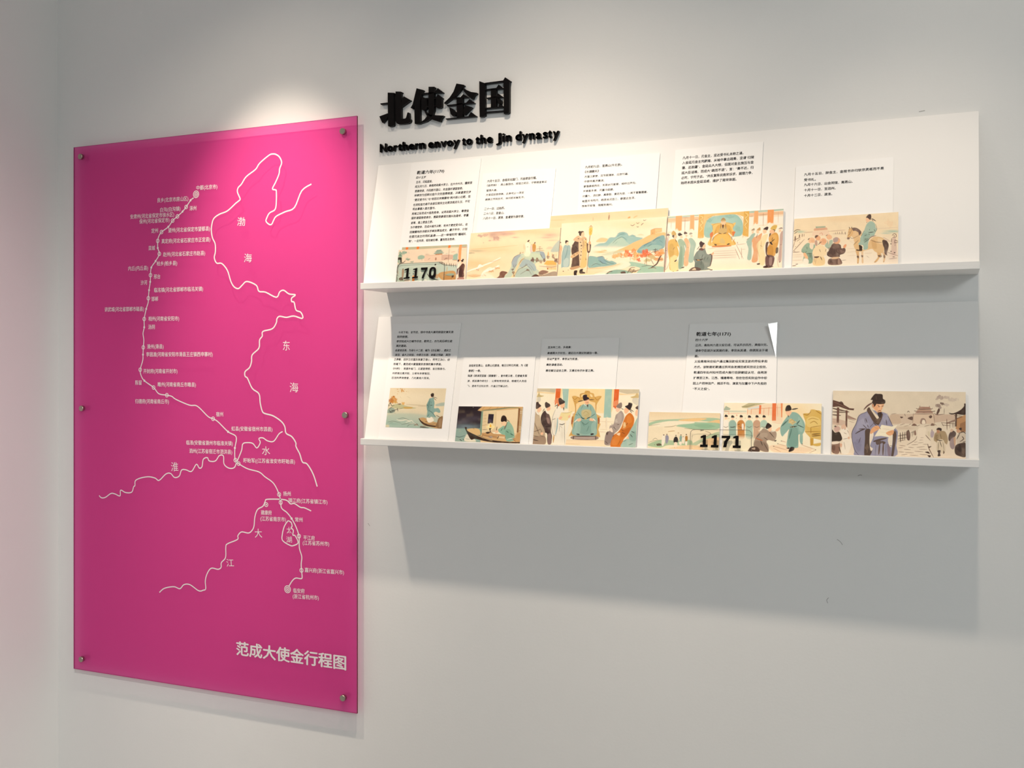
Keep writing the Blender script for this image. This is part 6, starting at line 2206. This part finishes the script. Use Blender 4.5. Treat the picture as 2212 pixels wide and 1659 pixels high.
picture(PL2, ((1799.7, 844), (2086, 847), (2086, 989.5), (1796, 980)), 2, 'picture of a bearded man in blue-grey writing before a smoking city gate',
        Crop(1790, 838, 305), 'DCCFB6', '''
G EAD8BE .95 1000 1100 1000 480
B E3D8C0 .7 500 150 500 100
B A89488 .9 1740 150 70 46
B 6E584E .95 1780 248 46 28
B 8F7A6E .95 1715 275 40 30
B 9A867A .9 1740 310 26 24
B B8A698 .8 1840 150 70 30
B BCAA9C .7 1850 262 44 30
B C4B4A4 .7 1960 190 90 30
P C9AE98 .9 6 60 470 130 480 270 520 265 600 60 570
P 5E4034 1 4 65 188 180 222 230 258 330 318 402 322 392 352 300 342 160 292 55 302
S 4E342A 1 4 148 252 185 213 217 223 234 268
L 8A7060 .7 8 80 220 180 260 290 320
L 4A3026 1 20 55 318 320 378
L 4A3026 .95 16 55 375 300 384
L 4A3026 .95 18 55 420 190 432
P 6A4A3C 1 5 130 305 167 305 160 570 124 570
P 6A4A3C 1 5 266 350 297 355 291 620 264 600
B C9AE98 .9 142 570 30 30
L DCCFB6 .8 8 70 345 120 352
L DCCFB6 .8 8 180 362 260 370
P 9A7A68 .95 5 298 425 432 488 432 500 298 482
L 8A6A5A .9 6 310 492 422 512
L 8A6A5A .8 6 320 522 402 545
L 8A6A5A .8 6 60 500 122 502
L 8A6A5A .8 6 60 530 122 535
P CDB8A0 .95 10 970 420 1100 408 1330 408 1330 560 950 555
P C9B098 .95 10 1640 408 1985 418 1985 505 1650 545
P D6BFA4 1 5 1325 405 1642 398 1664 565 1308 565
P A88470 1 4 1398 337 1425 293 1582 298 1604 327
L 6A4A3C .95 12 1372 322 1430 335 1600 332 1628 318
L 6A4A3C .95 12 1343 357 1400 370 1640 370 1658 358
P B8957C 1 4 1390 342 1602 342 1612 366 1380 366
P A58270 1 4 1380 374 1622 374 1642 397 1350 397
L 6A4A3C .9 9 1425 295 1432 280
L 6A4A3C .9 9 1582 298 1578 282
S 9A8070 1 4 1438 562 1444 490 1480 473 1517 495 1523 562
S EADBC2 1 4 1462 562 1468 510 1490 500 1510 515 1515 562
L 6A4A3C .9 7 1325 405 1318 552
L 6A4A3C .9 7 1642 405 1662 552
L 6A4A3C .9 9 1330 410 1640 408
B 8A6A58 .9 1490 383 16 8
S 5A4036 1 4 1568 450 1600 428 1624 450 1595 478
S 5A4036 1 4 1688 402 1720 322 1744 350 1710 414
S 5A4036 .95 5 1238 472 1312 448 1312 505 1260 492
S 5A4036 .95 4 1118 450 1168 455 1140 478
L 5A4036 .95 9 1655 395 1700 422 1805 410
L 5A4036 .9 7 1812 325 1810 412
L 5A4036 .9 8 1190 408 1202 442
L 5A3A2E .95 11 1233 382 1250 365 1268 382
L 7A5C4C .8 8 980 412 1060 400
S C6AE92 .7 10 960 430 1100 420 1120 560 950 550
S 7A5C4C 1 4 1298 592 1340 558 1384 592
S 7A5C4C 1 4 1598 592 1620 553 1664 587
L 8A6A58 .9 9 1120 582 1192 560
L 8A6A58 .9 8 1180 602 1252 590
L 8A6A58 .9 8 1260 577 1292 563
L 8A6A58 .9 9 1500 602 1592 580
L 8A6A58 .9 9 1640 560 1692 587
L 8A6A58 .9 8 1380 602 1432 580
B C9B49A .8 1200 630 200 36
S 3E2C24 1 5 1883 392 1960 395 2060 348 2120 288 2122 250 2150 258 2155 415 2000 412 1920 418
P B88A5E 1 6 2010 470 2152 418 2148 725 1988 640
P 8A6244 .7 8 2060 560 2150 520 2148 720 2050 680
P 4E362A 1 4 1983 410 2012 410 2006 605 1978 605
L 5A3E30 .95 12 1968 432 2085 442
L 5A3E30 .95 11 1990 482 2095 455
L E0D0B4 .9 8 2020 432 2060 425
P 8F7464 .95 5 1840 545 1992 488 1992 522 1850 564
L 6A4A3A .95 10 1763 545 1982 562
L 6A4A3A .95 12 1850 490 1856 655
L 6A4A3A .95 9 1780 582 1902 592
L 6A4A3A .9 8 1770 545 1802 602
L 6A4A3A .9 8 1900 550 1900 632
L 6A4A3A .9 8 1940 540 1940 622
L 6A4A3A .9 8 1962 530 1962 622
S EADBC2 .95 12 1080 1070 1230 890 1380 760 1400 650 1450 620 1530 640 1520 740 1600 850 1560 960 1620 1100 1100 1095
L 8A6A54 .9 8 1110 900 1202 910
L 8A6A54 .9 8 1090 942 1162 935
L 8A6A54 .9 8 1180 962 1282 970
L 8A6A54 .9 8 1250 930 1332 935
L 8A6A54 .9 8 1300 892 1402 885
L 8A6A54 .9 8 1380 932 1502 920
L 8A6A54 .9 8 1200 1012 1332 1020
L 8A6A54 .9 8 1100 1002 1182 1005
L 8A6A54 .9 8 1350 992 1482 1000
L 8A6A54 .9 8 1420 962 1542 965
L 8A6A54 .9 8 1270 1052 1402 1060
L 8A6A54 .9 8 1430 1042 1562 1050
L 8A6A54 .8 7 1400 862 1482 855
L 8A6A54 .8 7 1340 852 1392 845
L 8A6A54 .8 7 1480 882 1562 885
L 8A6A54 .9 8 1140 1052 1232 1040
L 8A6A54 .8 6 1420 820 1480 815
L 8A6A54 .8 6 1440 780 1490 778
L 6A4A38 .95 11 1520 740 1592 822
L 6A4A38 .95 13 1550 880 1580 970 1642 1085
L 6A4A38 .9 10 1230 892 1350 820 1382 760
L 6A4A38 .9 9 1090 832 1202 815
S 4A3226 1 4 1508 1007 1560 998 1584 1032
S 4A3226 1 4 1558 922 1612 913 1580 938
S 4A3226 1 4 1548 1057 1602 1060 1582 1090
L 4E382C .95 16 1120 703 1126 848
L 4E382C .95 13 1160 693 1160 822
L 4E382C .95 13 1196 690 1190 812
L 4E382C .95 10 1085 752 1242 725
L 4E382C .95 10 1085 802 1242 775
L 6A5444 .9 9 1310 680 1310 762
L 6A5444 .9 9 1332 670 1332 742
L 6A5444 .9 8 1290 702 1362 680
S 64483E 1 4 1215 695 1250 663 1280 720 1268 818 1228 805
B 4A342C 1 1252 668 13 13
S 8A6A5A 1 4 1343 682 1360 663 1371 732 1346 738
S B3A2A4 1 5 1598 692 1620 670 1653 700 1632 775 1598 765
B 8A7470 1 1618 662 12 12
S D6C8A8 .95 5 1553 692 1575 680 1593 755 1558 745
S 3E3228 1 5 50 655 100 700 170 690 213 790 180 835 120 835 45 835
S 8A6A58 1 8 55 860 170 850 162 1025 50 1005
B 5A4034 .7 80 950 30 60
S C9A898 1 4 88 622 150 598 183 640 140 692 93 682
B 4A342C 1 108 603 24 13
S D9A888 1 4 178 872 212 880 218 922 188 924
L 3A2A22 1 14 165 930 192 1025
S E9DAC4 1 5 55 842 162 840 152 872 55 882
S ECE2CE 1 6 180 680 230 640 300 640 362 780 352 900 302 1030 198 1010 220 820
S D9B498 1 4 198 602 240 568 273 600 262 652 208 642
B EDE6DA 1 240 655 15 18
B 7A5A4A .9 254 650 8 10
L 8A7260 .9 8 240 702 282 722
L 8A7260 .9 8 290 660 332 742
L 8A7260 .9 8 230 802 302 790
L 8A7260 .8 7 240 850 260 960
S D9B090 1 4 300 770 330 765 328 800 305 800
S E0CDB4 .95 6 308 662 350 608 378 640 372 780 328 764
S 9290A4 1 4 590 370 640 330 700 350 880 390 930 440 1000 580 1072 660 1084 720 1062 900 1032 1075 450 1062 400 980 362 720 430 560 470 440
S A5A3B4 .7 16 450 560 560 480 640 600 560 700 440 800
S 8E8CA0 .95 8 368 720 480 660 600 650 592 760 560 1065 460 1055 400 950
B 7C7A90 .6 460 900 60 90
B A9A7B6 .6 900 470 60 60
L 443A48 .95 10 590 380 480 430 430 560 362 720 400 950 472 1055
L 443A48 .9 10 930 440 1002 592
L 5A5060 .8 9 560 480 580 560
S 85727A .9 5 918 880 962 920 972 1050 930 1050
S 5A463A 1 4 598 350 647 308 760 480 842 398 838 470 790 572 760 578 700 532 640 430
B 7A6656 .6 780 500 40 50
S E6D7BC 1 3 645 315 700 368 782 450 766 484 738 462
L CDBEA2 .9 8 690 350 760 440
S E9B488 1 3 690 270 720 240 862 245 852 300 832 340 822 385 780 392 740 362 700 322
S DDA072 .6 8 710 290 760 280 770 350 730 340
S F0C49C .7 6 790 260 840 260 830 310 795 315
S 3A2C26 1 4 768 387 832 380 827 430 800 472 773 432
S 3E2C24 1 3 678 262 700 243 748 250 720 292 690 308
S D9A078 1 3 683 262 703 258 706 300 690 305
L 4A3228 1 9 763 270 802 290
L 4A3228 1 8 828 287 862 270
L 3A2A22 1 7 773 296 802 300
L 3A2A22 1 7 835 296 857 290
L C98A5E .9 7 820 290 832 332 813 342
L 4A3228 1 9 768 372 800 354 824 366
S 3C2E26 1 4 658 182 720 98 770 93 842 103 852 170 887 195 867 252 688 242 690 192
L 5F4E42 .9 8 742 125 748 185
L 2A1E18 .9 9 690 195 860 205
L 6A4A44 1 24 680 235 610 280 553 338
L 4A3830 1 15 478 646 582 640
L 4A3830 1 16 422 716 500 670 562 648
L 4A3830 .95 12 540 580 602 642
L 4A3830 .95 13 580 480 602 545
L 4A3830 .95 12 610 580 622 622
L 4A3830 .95 12 900 500 912 582
L 5A4A50 .9 11 500 780 470 862
L 4A3A44 .8 9 700 560 640 620
S 55443A 1 5 573 662 640 640 652 700 642 860 682 970 640 1065 558 1055 570 800
B 7A6656 .7 600 940 34 60
S EADDC8 1 4 650 690 692 660 702 760 650 900 692 950 660 985 640 860
S 5A483E 1 4 1003 700 1042 680 1063 740 1042 900 1012 1075 978 1072 1000 880
S E8DCC6 1 4 948 760 1002 720 992 900 960 922 928 830
L 3A2E2A .9 8 960 905 992 908
L 3A2E2A .9 9 1020 640 1070 700
L 5A483E 1 32 708 838 800 812 905 788
S 5F4C40 1 4 738 842 810 828 834 862 760 893
S 5F4C40 1 4 828 832 893 850 862 884
L 665246 1 26 800 880 785 1040
L 665246 1 24 856 880 850 1050
L 757284 .9 12 740 900 730 1050
L 757284 .9 12 900 880 890 1060
L 757284 .8 10 700 760 705 830
P F3E7CA 1 4 718 762 830 578 990 605 1080 578 1012 670 942 772 820 752
L D9CBAC .9 7 850 640 962 652
L D9CBAC .8 7 800 690 900 700
S E3A878 1 4 688 622 760 588 803 630 730 682 660 722 653 682
L C08458 .8 7 720 620 780 640
S E3A878 1 4 898 702 1012 658 1012 720 950 748
L C08458 .8 7 930 700 1000 690
L 4A3228 1 12 698 543 752 592
L 4A3228 .9 9 795 612 812 645
S A8916E 1 4 1660 720 1700 690 1760 673 1830 690 1868 800 1852 885 1820 872 1802 1005 1700 995 1690 860 1648 820
S DCCBAE 1 6 1700 832 1800 820 1832 995 1700 1005
B 8A7250 .7 1690 780 30 50
L 4A382C 1 13 1698 817 1782 827
L 4A382C .95 11 1740 830 1772 925
L 6A563E .9 9 1750 720 1765 800
L 6A563E .9 9 1720 850 1715 980
L 6A563E .8 8 1790 850 1810 980
S B98866 1 3 1693 662 1720 640 1742 690 1710 714 1693 692
S 3E2C26 1 3 1686 652 1720 622 1770 638 1762 678 1730 662
S 43302A 1 3 1703 985 1752 978 1747 1030 1752 1064 1708 1070 1716 1020
S 6A5240 .95 3 1798 980 1818 1010 1795 1036
S 5E4C46 1 4 1888 722 1940 668 1993 700 1983 760 1900 834 1876 800
S A08C88 1 5 1898 832 1960 770 1993 820 1962 955 1908 935
S D3B498 1 3 1903 662 1930 638 1953 665 1920 694
S C9A27E .9 4 1960 780 1990 780 1985 900 1965 880
S CDBEA8 1 4 2008 762 2050 698 2155 700 2155 850 2018 884
S 4E3C32 1 6 1988 902 2100 860 2150 880 2150 1075 2050 1070 1980 1025
B 2E221C .7 2050 950 40 60
B 7A6454 .6 2120 1000 30 60
L 4A382E 1 14 2040 712 2110 690 2152 722
L 4A382E 1 14 2090 760 2114 800 2058 842
L 4A382E 1 14 2008 802 2052 718
L 4A382E .9 12 2100 850 2150 840
S C99A78 1 3 2003 662 2050 638 2064 690 2018 704
S 3A2A24 1 3 2038 642 2080 622 2078 664''', 'EFE6D8')

# ------------------------------------------------------------------ clear number plates


def number_plate(pl, crop, outline, digits, zero, label):
    """clear acrylic plate with rounded upper corners and black numerals, standing in front of the pictures"""
    c, t = LAYER[4]
    P = [pl.pix(*crop(x, y), c) for x, y in outline]
    b0 = -pl.n[2] * c / pl.v[2] + 0.0002
    P[0] = np.array([P[0][0], b0]); P[-1] = np.array([P[-1][0], b0])
    base = (P[0] + P[-1]) / 2
    base[1] = b0
    root = tag(new_obj('number_plate', None, None, pl.matrix(base[0], base[1], c)), label, 'plate', 'clear number plates')
    Q = [tuple(p - base) for p in P]
    new_obj('clear_sheet', prism_mesh('clear_sheet', [Q], -t, 0, t * pl.n[2] / pl.v[2]), root, None, M_CLEAR)
    new_obj('cut_edge', ribbon_mesh('cut_edge', Q, 0.0009, 0.00015), root, None, M_RIM)

    def loc(x, y):
        return tuple(pl.pix(*crop(x, y), c) - base)
    for s in digits:
        v = list(map(float, s.split()))
        me = prism_mesh('numeral', [[loc(v[i], v[i + 1]) for i in range(0, len(v), 2)]], 0.0002, 0.0012)
        new_obj('numeral', me, root, None, M_BLACK)
    if zero:
        rings = []
        for s in zero:
            v = list(map(float, s.split()))
            L = catmull([loc(v[i], v[i + 1]) for i in range(0, len(v), 2)], True, 8)
            L = np.array(L)
            ctr = L.mean(0)
            ang = np.unwrap(np.arctan2(L[:, 1] - ctr[1], L[:, 0] - ctr[0]))
            if ang[-1] < ang[0]:
                L, ang = L[::-1], ang[::-1]
            tg = np.arange(36) * 2 * math.pi / 36
            a2 = np.concatenate([ang - 2 * math.pi, ang, ang + 2 * math.pi, ang + 4 * math.pi])
            L2 = np.concatenate([L, L, L, L])
            rings.append(np.column_stack([np.interp(tg, a2, L2[:, 0]), np.interp(tg, a2, L2[:, 1])]))
        V, F = [], []
        for h in (0.0002, 0.0012):
            for r in rings:
                V += [(p[0], p[1], h) for p in r]
        n = 36
        for i in range(n):
            j = (i + 1) % n
            F.append((3 * n + i, 2 * n + i, 2 * n + j, 3 * n + j))
            F.append((i, j, 2 * n + j, 2 * n + i))
            F.append((n + j, n + i, 3 * n + i, 3 * n + j))
        new_obj('numeral', pydata('numeral', V, F), root, None, M_BLACK)
    return root


number_plate(PL1, Crop(845, 520, 170), [(130, 1175), (200, 740), (215, 690), (245, 658), (300, 645), (700, 628), (1350, 597), (1430, 598), (1485, 630), (1502, 690), (1465, 1140)],
             ['380 838 388 808 500 768 505 775 480 1020 520 1018 522 1058 352 1078 358 1045 418 1035 440 830',
              '618 825 625 800 735 765 740 775 715 1005 755 1002 752 1042 590 1065 595 1030 655 1020 675 818',
              '840 775 850 762 1028 752 1028 780 960 900 912 1055 862 1060 880 990 965 815 845 822'],
             ['1105 775 1170 742 1235 755 1262 810 1258 920 1235 1010 1180 1052 1110 1045 1068 985 1070 890 1085 815', '1150 805 1175 792 1198 805 1205 850 1190 950 1160 985 1130 968 1124 910 1132 850'],
             'clear acrylic plate with black numerals 1170, in front of the harbour picture')
number_plate(PL2, Crop(1390, 860, 400), [(557, 605), (561, 420), (568, 395), (590, 378), (640, 374), (940, 378), (1230, 381), (1270, 390), (1290, 412), (1295, 440), (1291, 620)],
             ['685 478 685 458 720 442 748 442 745 556 768 556 766 585 676 585 678 556 710 556 712 474', '815 480 818 460 850 444 878 444 874 562 898 562 896 592 805 590 807 562 838 560 842 480',
              '935 450 1038 450 1036 478 1005 520 990 588 952 588 965 525 995 480 935 480', '1072 480 1075 462 1108 450 1138 450 1136 568 1164 568 1162 598 1066 596 1068 568 1098 566 1100 482'],
             None, 'clear acrylic plate with black numerals 1171, bridging the gap between two pictures')

# ------------------------------------------------------------------ turn all queued text into meshes
flush_text()
build_letters()
for k, sink in CARD_TEXT:
    if sink:
        new_obj('printed_text', joined('printed_text', sink), k.root, None, M_INK)
for name, sink in MAP_TEXT:
    if sink:
        new_obj(name, joined(name, sink), PANEL, None, M_VINYL)
c = REF.data
bpy.data.objects.remove(REF); bpy.data.curves.remove(c)
